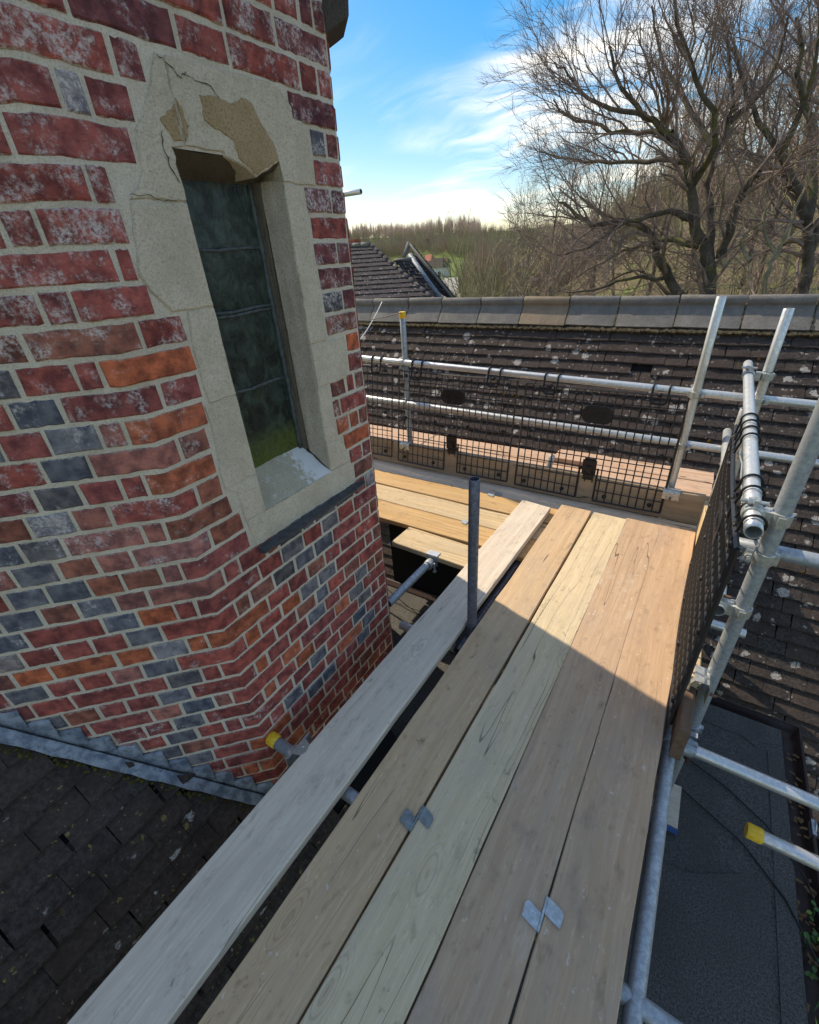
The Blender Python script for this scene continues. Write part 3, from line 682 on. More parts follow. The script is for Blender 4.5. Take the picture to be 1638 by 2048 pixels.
for i in range(len(jx) - 1):
    x0, x1 = jx[i] + .006, jx[i + 1] - .006; V = []; n = len(RPf)
    dz = random.uniform(-.004, .004); dy = random.uniform(-.004, .004); rk = random.uniform(-.004, .004)
    for x, e in ((x0, -1), (x0 + .004, 0), (x1 - .004, 0), (x1, -1)):
        for p in RPf: V.append((x + random.uniform(-.001, .001), 4.8 + p[0] * (1 + .02 * e) + dy, 1.055 + p[1] * (1 + .015 * e) + dz + rk * (1 if x > (x0 + x1) / 2 else -1)))
    F = [(r * n + k, r * n + (k + 1) % n, (r + 1) * n + (k + 1) % n, (r + 1) * n + k) for r in range(3) for k in range(n)] + [tuple(range(n))[::-1], tuple(range(3 * n, 4 * n))]
    o = obj('ridge_tile', V, F, RIDGE_B if i == 9 else RIDGE, mroof); smooth_by_angle(o, 40)
mb = MB()
for i in range(len(jx)):
    x = jx[i]
    for q in range(10):
        s = .03 + .02 * q + random.uniform(-.006, .006); r = random.uniform(.006, .012)
        c = np.array([x + random.uniform(-.006, .006), 4.8 - math.cos(th) * s, 1.055 + .075 - math.sin(th) * s + .011])
        mb.obox(c, (1, 0, 0), (0, .64, .76), (0, -.76, .64), r * .6, r, r * .5)
for x in np.arange(-6, 3, .012):
    s = .235 + random.uniform(-.006, .008); r = random.uniform(.008, .014)
    c = np.array([x, 4.8 - math.cos(th) * s, 1.055 + .075 - math.sin(th) * s - .012]); mb.obox(c, (1, 0, 0), (0, .64, .76), (0, -.76, .64), r, r, r)
mb.obj('ridge_bedding', BED, mroof)
# clumps of moss on the tiles
MOSS = plain('moss_cushion', (.10, .055, .016), .95, .05, .5, 120)
def cushion(mb, c, r, nrm):
    nrm = np.array(nrm, float); a_ = np.cross(nrm, [.3, .2, .9]); a_ /= np.linalg.norm(a_); b_ = np.cross(nrm, a_)
    V = [c + nrm * r * .8]; n = 7
    for ring, (rr, hh) in enumerate(((.6, .62), (1.0, .1))):
        for i in range(n):
            t = 2 * math.pi * i / n + ring * .4; V.append(c + (a_ * math.cos(t) + b_ * math.sin(t)) * r * rr * random.uniform(.75, 1.2) + nrm * r * hh)
    F = [(0, 1 + i, 1 + (i + 1) % n) for i in range(n)] + [(1 + i, 1 + n + i, 1 + n + (i + 1) % n, 1 + (i + 1) % n) for i in range(n)]
    mb.add(V, F)
mb = MB()
for _ in range(150):
    x = random.uniform(-3.6, 1.6); v = .22 + .1 * random.choice([0, 0, 0, 1, 1, 2, 3, 4, 5, 7, 9, 11, 15, 18, 20, 22]) + random.uniform(-.06, -.01)
    cushion(mb, RP + AX * x - UPM * v + NM * .018, random.uniform(.007, .02), NM)
mb.obj('moss', MOSS, mroof, True, kind='stuff')
# dark tiled roof at lower left, sloping down towards the walkway
PL = math.radians(57); LP = np.array([-1.486, .258, -.031]); AL = np.array([0., 1, 0]); UPL = np.array([-math.cos(PL), 0, math.sin(PL)]); NL = np.array([math.sin(PL), 0, math.cos(PL)])
lroof = thing('tiled_roof', 'dark lichen spotted tile roof below the stepped lead flashing at lower left', 'roof', (-1.2, -.3, -.95))
rows = [(-.043 + .0925 * i, -1.5, .75, {0: .42, 1: .86}[(i) % 2] + random.uniform(-.05, .05)) for i in range(-16, 13)]
def keepL(c):
    d = (c[0] - XW) * S2 - (c[1] - YC) * S2            # distance in front of the left face
    return d > .035 and c[2] > FZ - .05 and c[2] < 1.3
lay_tiles(lroof, LP, AL, UPL, NL, rows, .163, .0925, keepL, TILE_L, 300, th=.017, lift=.030, jit=1.9)
MB().add([tuple(LP + AL * x - UPL * v + NL * -.004) for x, v in ((-1.9, -1.7), (-1.9, 1.25), (.95, 1.25), (.95, -1.7))], [(0, 1, 2, 3)]).obj('batten_underlay', DARK, lroof)
# mortar fillet and moss along the flashing
mb = MB()
for u in np.arange(-.02, 1.3, .009):
    c = np.array(TP(-u if u > 1e-3 else -1e-3, roofz(u) + random.uniform(-.012, .004) - .01, .058 + random.uniform(-.01, .02))) ; cushion(mb, c, random.uniform(.004, .010), NL)
MOSS2 = plain('moss_olive', (.065, .06, .018), .95, .05, .5, 120)
mb.obj('moss', MOSS2, lroof, True, kind='stuff')
# ------------------------------------------------------------------ felt flat roof with gutter
felt = thing('felt_flat_roof', 'dark grey mineral felt flat roof below the walkway with lapped joints', 'roof', (-.8, .5, FZ))
V = []; F = []; nx, ny = 34, 34
for i in range(nx + 1):
    for j in range(ny + 1):
        x = -4.2 + (FX1 + 4.2) * i / nx; y = -1.6 + (FY1 + 1.6) * j / ny
        V.append((x, y, FZ + rng.normal(0, .0015)))
for i in range(nx):
    for j in range(ny): q = i * (ny + 1) + j; F.append((q, q + ny + 1, q + ny + 2, q + 1))
obj('felt_sheet', V, F, FELT, felt, True)
mb = MB(); mb.add([(-4.2, FY1 + .001, FZ), (FX1 + .001, FY1 + .001, FZ), (FX1 + .001, FY1 + .001, FZ - .09), (-4.2, FY1 + .001, FZ - .09), (FX1 + .001, -1.6, FZ), (FX1 + .001, -1.6, FZ - .09)], [(0, 1, 2, 3), (1, 4, 5, 2)]); mb.obj('felt_drip', FELT, felt)
def lap(pts, w, z=.004):                                       # lapped felt strip with a real edge
    P = [np.array(p) for p in pts]; V = []
    for zz in (z, 0.0):
        for p in P: V.append((p[0], p[1], FZ + zz))
    n = len(P); F = [tuple(range(n))] + [(i, (i + 1) % n, n + (i + 1) % n, n + i) for i in range(n)]
    o = obj('felt_lap', V, F, FELT, felt)
lap([(-4.2, FY1 - .002), (-4.2, FY1 - .155), (.70, FY1 - .15), (.775, FY1 - .19), (.80, FY1 - .15), (FX1 - .004, FY1 - .11), (FX1 - .004, FY1 - .002)], .1, .005)
lap([(FX1 - .004, FY1 - .19), (FX1 - .075, FY1 - .19), (FX1 - .08, 1.62), (FX1 - .085, 1.0), (FX1 - .09, -1.6), (FX1 - .004, -1.6)], .1, .0045)
lap([(-.3, 1.36), (.5, 1.42), (.72, 1.55), (.80, 1.50), (.81, .2), (-.3, .2)], .1, .0038)
lap([(.52, FY1 - .006), (.525, FY1 - .145), (-.6, FY1 - .145), (-.6, FY1 - .006)], .1, .0085)
gut = thing('gutter', 'dark brown half round gutter running round the felt roof corner', 'gutter', (FX1 + .06, FY1 + .06, FZ - .1))
def gutter_run(pts, name):
    prof = [(-.005, -.02), (.003, -.055), (.03, -.085), (.065, -.088), (.095, -.06), (.104, -.018), (.112, -.012), (.108, -.004), (.098, -.008)]
    V = []
    for (x, y, nx_, ny_) in pts:
        for a_, z in prof: V.append((x + nx_ * a_, y + ny_ * a_, FZ - .02 + z))
    n = len(prof); F = [(r * n + k, r * n + k + 1, (r + 1) * n + k + 1, (r + 1) * n + k) for r in range(len(pts) - 1) for k in range(n - 1)]
    o = obj(name, V, F, GUT, gut); md = o.modifiers.new('t', 'SOLIDIFY'); md.thickness = .003; md.offset = 1; smooth_by_angle(o, 50)
gutter_run([(-4.2, FY1, 0, 1), (FX1, FY1, 1, 1), (FX1, -1.6, 1, 0)], 'gutter_channel')
MB().box((FX1 + .099, 1.92, FZ - .07), (FX1 + .115, 2.0, FZ - .018)).obj('gutter_bracket', G_GREY, gut)
MB().rod([(FX1 + .112, 1.94, FZ - .02), (FX1 + .116, 1.97, FZ - .014), (FX1 + .117, 2.0, FZ - .02)], .004, 6).obj('bracket_clip', G_BRIGHT, gut, True)
# moss, leaf litter and a weed in the gutter
LEAF = plain('dead_leaf', (.19, .11, .055), .8, .2, .4, 60); GRN = plain('weed_leaf', (.055, .13, .035), .6, .3, .3, 60); GRN2 = plain('weed_leaf_lime', (.16, .26, .04), .6, .3, .2, 60)
mb = MB()
for _ in range(130):
    y = random.uniform(.2, 2.4); x = FX1 + random.uniform(.01, .09); a_ = random.uniform(0, 6.28); s = random.uniform(.006, .016)
    mb.obox((x, y, FZ - .075 + random.uniform(0, .02)), (math.cos(a_), math.sin(a_), .2), (-math.sin(a_), math.cos(a_), .15), (0, 0, 1), s, s * .5, .001)
o = mb.obj('leaf_litter', LEAF, None); tag(o, 'brown leaf litter lying in the gutter', 'litter', kind='stuff')
wd = thing('weed', 'small green weed growing in the brown gutter', 'plant', (FX1 + .05, 1.42, FZ - .08))
def leaf(mb, c, d, L, w):
    d = np.array(d, float); d /= np.linalg.norm(d); sd = np.cross(d, [0, 0, 1.]); sd /= np.linalg.norm(sd) + 1e-9; u = np.cross(sd, d)
    V = []
    for t, ww_ in ((0, .15), (.3, .9), (.6, 1), (.85, .6), (1, .05)):
        for s in (-1, 0, 1): V.append(np.array(c) + d * L * t + sd * s * w * ww_ + u * (abs(s) * w * .3 - t * t * L * .25))
    F = [(r * 3 + k, r * 3 + k + 1, (r + 1) * 3 + k + 1, (r + 1) * 3 + k) for r in range(4) for k in range(2)]
    mb.add(V, F)
stems = MB(); lv = []
for i in range(6):
    b0 = np.array([FX1 + .05 + random.uniform(-.02, .02), 1.32 + i * .04, FZ - .085]); e = b0 + np.array([random.uniform(-.03, .05), random.uniform(-.05, .05), random.uniform(.06, .11)])
    stems.rod([b0, (b0 + e) / 2 + np.array([.01, 0, .01]), e], .0016, 5)
    for q in range(4): lv.append((b0 + (e - b0) * (.45 + .18 * q), (random.uniform(-1, 1), random.uniform(-1, 1), .2)))
stems.obj('stem', GRN, wd, True)
for i, (c, d) in enumerate(lv):
    mb = MB(); leaf(mb, c, d, random.uniform(.02, .032), random.uniform(.007, .011)); mb.obj('leaf', GRN2 if i % 7 == 0 else GRN, wd, True)
for i in range(5):
    mb = MB(); c = (FX1 + .05, 1.0 + .05 * i, FZ - .085); leaf(mb, c, (random.uniform(-.5, .5), random.uniform(-1, 1), .5), .12, .004); mb.obj('grass_blade', GRN2 if i == 2 else GRN, wd, True)
MB().box((-1.98, FY1 + .13, -2.2), (.30, FY1 + .17, -.14)).obj('dark_gap_sheet', DARK, None); tag(bpy.data.objects['dark_gap_sheet'], 'added black sheet that darkens the gap under the far platform', 'wall')  # added black sheet stands in for deep shade, keeps sun off tiles behind
# ------------------------------------------------------------------ boards
def board(label, p0, p1, w, top, mat, group=None, thick=.038, name='scaffold_board', yaw_end=0.0, warp=.0, onedge=False):
    """board from p0 to p1 (x, y centre line); top = height of its upper face"""
    p0 = np.array(p0, float); p1 = np.array(p1, float); L = np.linalg.norm(p1 - p0); n = max(6, int(L / .16))
    r = random.Random(label); prof = [(-.5, -.42), (-.5, .4), (-.485, .5), (.485, .5), (.5, .4), (.5, -.42), (.485, -.5), (-.485, -.5)]
    V = []
    for i in range(n + 1):
        x = -L / 2 + L * i / n; e0 = r.uniform(-.0017, .0017); e1 = r.uniform(-.0017, .0017); zz = warp * math.sin(3 * i / n) + r.uniform(-.0006, .0006)
        nick = -.004 if r.random() < .08 else 0
        for a_, c_ in prof:
            V.append((x + (yaw_end * a_ if i in (0, n) else 0), a_ * w + (e0 if a_ < 0 else e1 + nick), c_ * thick - thick / 2 + zz))
    m_ = len(prof); F = [(i * m_ + k, i * m_ + (k + 1) % m_, (i + 1) * m_ + (k + 1) % m_, (i + 1) * m_ + k) for i in range(n) for k in range(m_)]
    F = [f[::-1] for f in F] + [tuple(range(m_)), tuple(range(n * m_, n * m_ + m_))[::-1]]
    me = mesh(name, V, F, mat); o = bpy.data.objects.new(name, me)
    c = (p0 + p1) / 2; d = (p1 - p0) / L
    if onedge: ax = Vector((d[0], d[1], 0)); ay = Vector((0, 0, 1)); az = ax.cross(ay)
    else: ax = Vector((d[0], d[1], 0)); az = Vector((0, 0, 1)); ay = az.cross(ax)
    link(o, None, frame((c[0], c[1], top), ax, ay, az))
    tag(o, label, 'board', group); return o
g_main = 'boards of the near walkway'; g_far = 'boards of the far platform'
# near walkway, five boards running away from the camera (left one set apart)
def nb(label, xn, yn, xf, yf, w, mat, top=0.0, yaw=0.0):
    d = np.array([xf - xn, yf - yn]); d /= np.linalg.norm(d); p0 = np.array([xn, yn]) - d * .9
    return board(label, p0, (xf, yf), w, top, mat, g_main, yaw_end=yaw)
nb('silver grey scaffold board set apart beside the turret, leftmost of the walkway', -.884, -.17, -.794, 2.865, .222, WD['silver'], .004, .02)
nb('tan scaffold board just right of the gap beside the silver grey board', -.597, 0, -.523, 2.935, .213, WD['tan'], .0, 0)
nb('olive yellow scaffold board, third from the turret on the near walkway', -.370, .13, -.292, 2.925, .219, WD['olive'], .001, 0)
nb('brown scaffold board with white scuffs, second from the mesh guard on the right', -.145, .27, -.086, 2.945, .211, WD['brown'], .0, 0)
nb('reddish brown scaffold board at the right edge beside the mesh guard', .079, .41, .113, 2.955, .214, WD['umber'], -.001, 0)
# far platform, boards running left to right
fz = -.041
board('orange scaffold board on the far platform nearest the camera', (-2.42, 2.362), (.24, 2.352), .222, fz, WD['orange'], g_far)
board('pale scaffold board, second row of the far platform', (-2.42, 2.592), (.25, 2.585), .222, fz - .002, WD['pale'], g_far)
board('light tan scaffold board, third row of the far platform', (-2.42, 2.824), (.25, 2.826), .216, fz, WD['orange'], g_far)
board('grey scaffold board in mesh shadow along the toe board of far platform', (-2.62, 3.035), (.26, 3.025), .185, fz - .003, WD['silver'], g_far)
board('short pale board end beside the turret above the dark gap', (-1.512, 2.125), (-.84, 2.098), .218, fz - .001, WD['pale'], g_far)
board('pinkish board outside the toe board on the right', (-.93, 3.865), (.29, 3.87), .222, -.002, WD['pink'], 'boards between toe board and roof')
board('pinkish board outside the toe board, near row on the right', (-.6, 3.635), (.285, 3.64), .222, -.006, WD['pink'], 'boards between toe board and roof')
board('pinkish board outside the toe board, far left by the roof tiles', (-3.7, 3.83), (-.70, 3.83), .222, -.045, WD['pink'], 'boards between toe board and roof')
board('pinkish board outside the toe board, near row on the left', (-3.7, 3.60), (-.62, 3.60), .222, -.05, WD['pink'], 'boards between toe board and roof')
# toe boards standing on edge
board('grey timber toe board on edge below the far mesh guards', (-3.6, 3.128), (.225, 3.122), .222, .066, WD['grey'], 'toe boards', name='toe_board', onedge=True)
board('lit timber toe board on edge behind the right mesh guard', (.272, 1.52), (.262, 3.08), .205, .07, WD['pale'], 'toe boards', name='toe_board', onedge=True)
board('stub of dark brown toe board strapped to the right standard', (.268, 1.30), (.2715, 1.515), .17, .035, WD['end'], 'toe boards', name='toe_board', onedge=True)
# timber sole pad under the right standard, blue painted end
pad = thing('sole_pad', 'timber sole board with blue end under the right scaffold standard', 'board', (.28, 1.68, FZ + .006))
o = MB().box((.05, 1.565, FZ + .012), (.425, 1.80, FZ + .05)).obj('pad_board', WD['end'], pad)
MB().box((.35, 1.567, FZ + .0505), (.423, 1.798, FZ + .0535)).obj('pale_strip', WD['silver'], pad)
MB().box((.05, 1.558, FZ + .012), (.428, 1.5645, FZ + .05)).obj('blue_end', BLUE, pad)
MB().box((.15, 1.47, FZ + .0538), (.30, 1.66, FZ + .0598)).obj('base_plate', G_GREY, pad)
# nail-on board clips (two tabs on neighbouring boards joined by a web down the gap)
def board_clip(label, x, y, mat, tab=.044, ang=0.0, z=.0, swap=1):
    c = thing('board_clip', label, 'clip', (x, y, z), 'steel clips between the boards')
    for sgn, dy in ((-1, -.024), (1, .024)):
        mb = MB(); x0 = x + sgn * .004; x1 = x + sgn * (.004 + tab); n = 3; yy = y + dy * swap
        skew = -.012 * sgn
        V = []
        for zz in (z + .0062, z + .0022):
            V += [(x0, yy - .022, zz), (x1, yy - .022 + skew, zz), (x1 + sgn * .002, yy + skew + .012, zz), (x1 - sgn * .006, yy + .022 + skew, zz), (x0, yy + .022, zz)]
        V = [(a_ * 1.0, b_, c_) for a_, b_, c_ in V]
        mb.add(V, [(0, 1, 2, 3, 4), (9, 8, 7, 6, 5)] + [(i, (i + 1) % 5, 5 + (i + 1) % 5, 5 + i) for i in range(5)]); mb.obj('tab', mat, c)
    MB().box((x - .003, y - .045, z - .034), (x + .003, y + .045, z + .006)).obj('web', mat, c)
board_clip('dull grey steel clip joining the tan and olive boards', -.467, .615, G_CLIP2)
board_clip('bright steel clip joining the brown and reddish brown boards', -.029, .585, G_CLIP, .046)
board_clip('small steel clip near the orange board edge on far platform', -1.16, 2.478, G_CLIP, .04, z=fz)
board_clip('small steel clip in mesh shadow on the far platform', -1.15, 2.94, G_CLIP, .045, z=fz)
# ------------------------------------------------------------------ scaffold tubes and fittings
RT = .02415
def tube(label, p0, p1, mat, group=None, caps=(0, 0), name='scaffold_tube'):
    p0 = np.array(p0, float); p1 = np.array(p1, float); t = p1 - p0; L = np.linalg.norm(t); t /= L
    t0 = thing(name, label, 'scaffold tube', tuple(p0 if p0[2] <= p1[2] else p1), group)
    mb = MB(); n = 26; up = np.array([0, 0, 1.]) if abs(t[2]) < .9 else np.array([1., 0, 0]); a_ = np.cross(t, up); a_ /= np.linalg.norm(a_); b_ = np.cross(a_, t)
    seq = [(.12, .0205), (.0, .0205), (.0, .0232), (.0012, RT)] + [(L * q / 6, RT) for q in range(1, 6)] + [(L - .0012, RT), (L, .0232), (L, .0205), (L - .12, .0205)]
    V = []
    for s, r in seq:
        for k in range(n): th_ = 2 * math.pi * k / n; V.append(p0 + t * s + r * (a_ * math.cos(th_) + b_ * math.sin(th_)))
    F = [(i * n + k, i * n + (k + 1) % n, (i + 1) * n + (k + 1) % n, (i + 1) * n + k) for i in range(len(seq) - 1) for k in range(n)]
    F += [tuple(range(n)), tuple(range((len(seq) - 1) * n, len(seq) * n))]
    o = obj('tube', V, F, mat, t0); smooth_by_angle(o, 40)
    for e, (c, dr) in enumerate(((p0, -t), (p1, t))):
        if caps[e]:
            mb = MB(); prof = [(-.045, .0262), (-.044, .0268), (.002, .0268), (.004, .0255), (.004, .0001)]
            V = []
            for s, r in prof:
                for k in range(n): th_ = 2 * math.pi * k / n; V.append(c + dr * s + r * (a_ * math.cos(th_) + b_ * math.sin(th_)))
            F = [(i * n + k, i * n + (k + 1) % n, (i + 1) * n + (k + 1) % n, (i + 1) * n + k) for i in range(4) for k in range(n)]
            o = obj('end_cap', V, F, YELLOW, t0); smooth_by_angle(o, 40)
            mb = MB()
            for k in range(12): th_ = 2 * math.pi * k / 12; mb.rod([c - dr * .04 + .0268 * (a_ * math.cos(th_) + b_ * math.sin(th_)), c + .0268 * (a_ * math.cos(th_) + b_ * math.sin(th_))], .0012, 4)
            mb.obj('cap_rib', YELLOW, o)
    return t0
def hexprism(mb, c, ax, r, h):
    c = np.array(c, float); ax = np.array(ax, float); ax /= np.linalg.norm(ax); up = np.array([0, 0, 1.]) if abs(ax[2]) < .9 else np.array([1., 0, 0])
    a_ = np.cross(ax, up); a_ /= np.linalg.norm(a_); b_ = np.cross(a_, ax)
    V = [c + ax * s + r * (a_ * math.cos(k * math.pi / 3) + b_ * math.sin(k * math.pi / 3)) for s in (0, h) for k in range(6)]
    mb.add(V, [tuple(range(6))[::-1], tuple(range(6, 12))] + [(k, (k + 1) % 6, 6 + (k + 1) % 6, 6 + k) for k in range(6)])
def shell(mb, c, ax, ref, r0, r1, hw, a0, a1, n=14):
    """part of a ring round axis ax, angles measured from ref"""
    c, ax, ref = (np.array(q, float) for q in (c, ax, ref)); ax /= np.linalg.norm(ax); ref -= ax * (ref @ ax); ref /= np.linalg.norm(ref); oth = np.cross(ax, ref)
    V = []
    for i in range(n + 1):
        t = a0 + (a1 - a0) * i / n; d = ref * math.cos(t) + oth * math.sin(t)
        for r, s in ((r0, -hw), (r1, -hw * .92), (r1 + .0015, 0), (r1, hw * .92), (r0, hw)): V.append(c + d * r + ax * s)
    F = [(i * 5 + k, i * 5 + (k + 1) % 5, (i + 1) * 5 + (k + 1) % 5, (i + 1) * 5 + k) for i in range(n) for k in range(5)] + [tuple(range(5)), tuple(range(n * 5, n * 5 + 5))[::-1]]
    mb.add(V, F)
def coupler(label, cA, axA, cB, axB, mat=G_FIT, bmat=None, swing=1, group='scaffold couplers'):
    """right-angle coupler: saddle round tube A, saddle round tube B, hinged caps with bolts"""
    cA, cB, axA, axB = (np.array(q, float) for q in (cA, cB, axA, axB)); axA /= np.linalg.norm(axA); axB /= np.linalg.norm(axB)
    bmat = bmat or mat; mid = (cA + cB) / 2; dAB = cB - cA; dAB /= np.linalg.norm(dAB)
    t0 = thing('coupler', label, 'coupler', tuple(mid), group)
    body = MB(); body.obox(mid, axA, axB, dAB, .021, .021, .012)
    shell(body, cA, axA, dAB, RT + .0006, RT + .0065, .024, -math.radians(100), math.radians(100)); shell(body, cB, axB, -dAB, RT + .0006, RT + .0065, .024, -math.radians(100), math.radians(100))
    smooth_by_angle(body.obj('body', mat, t0), 40)
    for c, ax, out in ((cA, axA, -dAB), (cB, axB, dAB)):
        cap = MB(); shell(cap, c, ax, out, RT + .0008, RT + .006, .021, -math.radians(88), math.radians(92))
        side = np.cross(ax, out) * swing
        lug = c + side * (RT + .014) + out * .002
        cap.obox(lug, side, ax, out, .012, .016, .006); cap.obox(c - side * (RT + .008), side, ax, out, .007, .018, .009)
        smooth_by_angle(cap.obj('cap', mat, t0), 40)
        bt = MB(); p = c + side * (RT + .016); bt.rod([p - out * .030, p + out * .042], .0062, 10); bb = bt.obj('bolt', bmat, t0); smooth_by_angle(bb, 40)
        nb_ = MB(); hexprism(nb_, p + out * .010, out, .0125, .013); hexprism(nb_, p + out * .008, out, .0155, .002); nb_.obj('nut', bmat, bb)
    return t0
X_, Y_, Z_ = (1, 0, 0), (0, 1, 0), (0, 0, 1)
# uprights
tube('grey steel upright without cap between the silver grey and tan boards', (-.694, 1.535, -.9), (-.690, 1.53, .825), G_DARK, 'scaffold uprights', name='scaffold_standard')
tube('yellow capped upright at the left end of the far guard rail', (-2.155, 3.302, -.95), (-2.155, 3.302, 1.24), G_GREY, 'scaffold uprights', (0, 1), 'scaffold_standard')
tube('tall bright upright standing in front of the rails at the right of far guard', (.018, 3.203, -.9), (.018, 3.203, 1.345), G_BRIGHT, 'scaffold uprights', name='scaffold_standard')
tube('bright upright rightmost against the ridge tiles', (.333, 3.203, -.9), (.331, 3.203, 1.285), G_BRIGHT, 'scaffold uprights', name='scaffold_standard')
tube('thick grey upright nearest the camera at the right edge', (.314, 1.567, FZ + .058), (.314, 1.567, 2.3), G_GREY, 'scaffold uprights', name='scaffold_standard')
# far rails
tube('upper far guard rail tube carrying the mesh guard hooks', (-3.9, 3.2515, .901), (1.75, 3.2515, .756), G_BRIGHT, 'guard rails')
tube('lower far guard rail tube behind the mesh guards', (-3.9, 3.2515, .531), (1.5, 3.2515, .437), G_BRIGHT, 'guard rails')
# side rails
tube('pale upper side rail pointing away from camera with open near end', (.246, 1.452, .878), (.246, 3.42, .952), G_BRIGHT, 'guard rails')
tube('pale lower side rail with open near end beside the right upright', (.246, 1.53, .505), (.246, 3.35, .545), G_BRIGHT, 'guard rails')
# cross tubes at the right
tube('grey cross tube just under the near end of upper side rail', (.2435, 1.585 + .03, .735), (1.6, 1.585 + .03, .735), G_GREY, 'cross tubes')
tube('long bright cross tube leaving right below the walkway edge', (-1.10, 1.475, -.150), (1.7, 1.43, -.150), G_BRIGHT, 'cross tubes')
tube('bright tube with yellow cap above the felt roof at lower right', (.545, 1.325, -.30), (1.7, 1.32, -.30), G_BRIGHT, 'cross tubes', (1, 0))
tube('bluish ledger tube running under the right edge of the walkway', (.222, -.6, -.085), (.236, 1.56, -.085), G_GREY, 'ledgers')
tube('short bluish tube end behind the right upright over the tiles', (.12, 2.22, -.10), (.497, 2.21, -.10), G_BRIGHT, 'cross tubes')
tube('yellow capped tube passing under the boards from the turret brickwork', (-1.172, .592, -.063), (1.6, .535, -.112), G_GREY, 'cross tubes', (1, 0))
tube('grey tube end between turret and short pale board', (-1.206, 1.515, -.072), (-1.190, 2.62, -.108), G_GREY, 'ledgers')
tube('tube end showing between boards at the foot of the dark upright', (-.72, 1.42, -.110), (-.70, 2.8, -.110), G_DARK, 'ledgers')
tube('small tube stub sticking up behind the far toe board', (-.86, 3.30, -.02), (-.842, 3.36, .19), G_BRIGHT, 'cross tubes')
p = at(722, 383, 4.3); tube('pale tube end jutting from behind the turret against the sky', (p[0] - 1.6, 4.3, p[2] + .0), (p[0], 4.3, p[2]), G_BRIGHT, 'cross tubes')
tube('pale diagonal tube behind the side rail', (.262, 3.05, .10), (.268, 3.0, .80), G_BRIGHT, 'cross tubes')
# couplers
zr = lambda x: .901 - .02566 * (x + 3.9)
zl = lambda x: .531 - .01741 * (x + 3.9)
for nm, x, y in (('far left upright', -2.155, 3.302), ('bright upright at the right of far guard', .018, 3.203), ('rightmost bright upright', .332, 3.203)):
    for lv_, z in (('upper', zr(x)), ('lower', zl(x))): coupler('zinc coupler fixing %s far rail to the %s' % (lv_, nm), (x, y, z), Z_, (x, 3.2515, z), X_, G_FIT)
coupler('large zinc coupler at the open near end of upper side rail', (.314, 1.567, .882), Z_, (.246, 1.567, .882), Y_, G_FIT)
coupler('zinc coupler holding the grey cross tube on the right upright', (.314, 1.567, .735), Z_, (.314, 1.615, .735), X_, G_FIT, swing=-1)
coupler('rust stained coupler at the open end of lower side rail', (.314, 1.567, .506), Z_, (.246, 1.567, .506), Y_, G_FIT, G_RUST)
coupler('zinc coupler joining upper side rail to the rightmost upright', (.332, 3.16, .943), Z_, (.246, 3.16, .944), Y_, G_FIT)
coupler('dark coupler under the boards at the right upright', (.314, 1.567, -.150), Z_, (.314, 1.455, -.150), X_, G_GREY, G_RUST)
coupler('zinc coupler where ledger meets the long cross tube', (.235, 1.40, -.085), Y_, (.30, 1.45, -.150), X_, G_GREY)
# toe board clips
def toe_strap(label, c, ax, hx, hy, hz):
    t0 = thing('toe_board_clip', label, 'clip', c, 'toe board clips'); mb = MB(); c = np.array(c); n = 8; V = []
    ax = np.array(ax, float); out = np.array([ax[1], -ax[0], 0])
    prof = [(-hy - .0, -hz), (-hy, hz * .6), (-hy * .7, hz), (hy * .7, hz), (hy, hz * .6), (hy, -hz)]
    for s in (-hx, hx):
        for a_, b_ in prof: V.append(c + ax * s + out * a_ + np.array([0, 0, b_]))
    F = [(k, k + 1, 7 + k, 6 + k) for k in range(5)]
    o = obj('strap', V, F, G_FIT, t0); md = o.modifiers.new('t', 'SOLIDIFY'); md.thickness = .004; md.offset = 1
    mb.rod([c + out * hy - np.array([0, 0, hz * .5]), c + out * (hy + .035) - np.array([0, 0, hz * .5])], .006, 8); mb.obj('bolt', G_RUST, t0, True)
toe_strap('bent steel strap over toe board at the thick right upright', (.278, 1.535, .125), (0, 1, 0), .042, .03, .055)
toe_strap('white zinc clip on the toe board at far left upright', (-2.09, 3.13, .155), (1, 0, 0), .05, .028, .028)
toe_strap('white zinc clip on the toe board at bright right upright', (.03, 3.124, .152), (1, 0, 0), .05, .03, .03)
# board retaining coupler on silver board edge, and the clip on the short board
t0 = thing('board_retainer', 'round zinc retaining clip lapped over the silver grey board', 'clip', (-1.0, .60, .0))
mb = MB(); V = []; n = 12
for zz in (.0095, .0045):
    for k in range(n + 1): a_ = -math.pi / 2 + math.pi * k / n; V.append((-.998 + .038 * math.cos(a_), .60 + .034 * math.sin(a_), zz))
    V += [(-1.004, .668, zz), (-1.004, .532, zz)]
m_ = n + 3; mb.add(V, [tuple(range(m_)), tuple(range(2 * m_ - 1, m_ - 1, -1))] + [(k, m_ + k, m_ + (k + 1) % m_, (k + 1) % m_) for k in range(m_)]); mb.obj('flap', G_FIT, t0)
mb = MB(); mb.box((-1.0075, .535, -.045), (-1.0045, .665, .0095)); mb.obj('side_plate', G_FIT, t0)
mb = MB(); shell(mb, (-1.03, .592, -.063), (1, 0, 0), (0, 0, 1), RT + .0005, RT + .006, .022, -math.pi, math.pi * .999); smooth_by_angle(mb.obj('ring', G_FIT, t0), 40)
MB().rod([(-.985, .605, .0096), (-.985, .605, .0115)], .006, 10).obj('rivet', G_FIT, t0, True)
t0 = thing('board_retainer', 'white painted board clip over the near edge of the short pale board', 'clip', (-1.2, 2.02, -.06))
MB().box((-1.232, 2.0, fz + .001), (-1.152, 2.046, fz + .005)).obj('flap', G_BRIGHT, t0); MB().box((-1.232, 1.996, -.115), (-1.152, 1.9995, fz + .005)).obj('side_plate', G_GREY, t0)
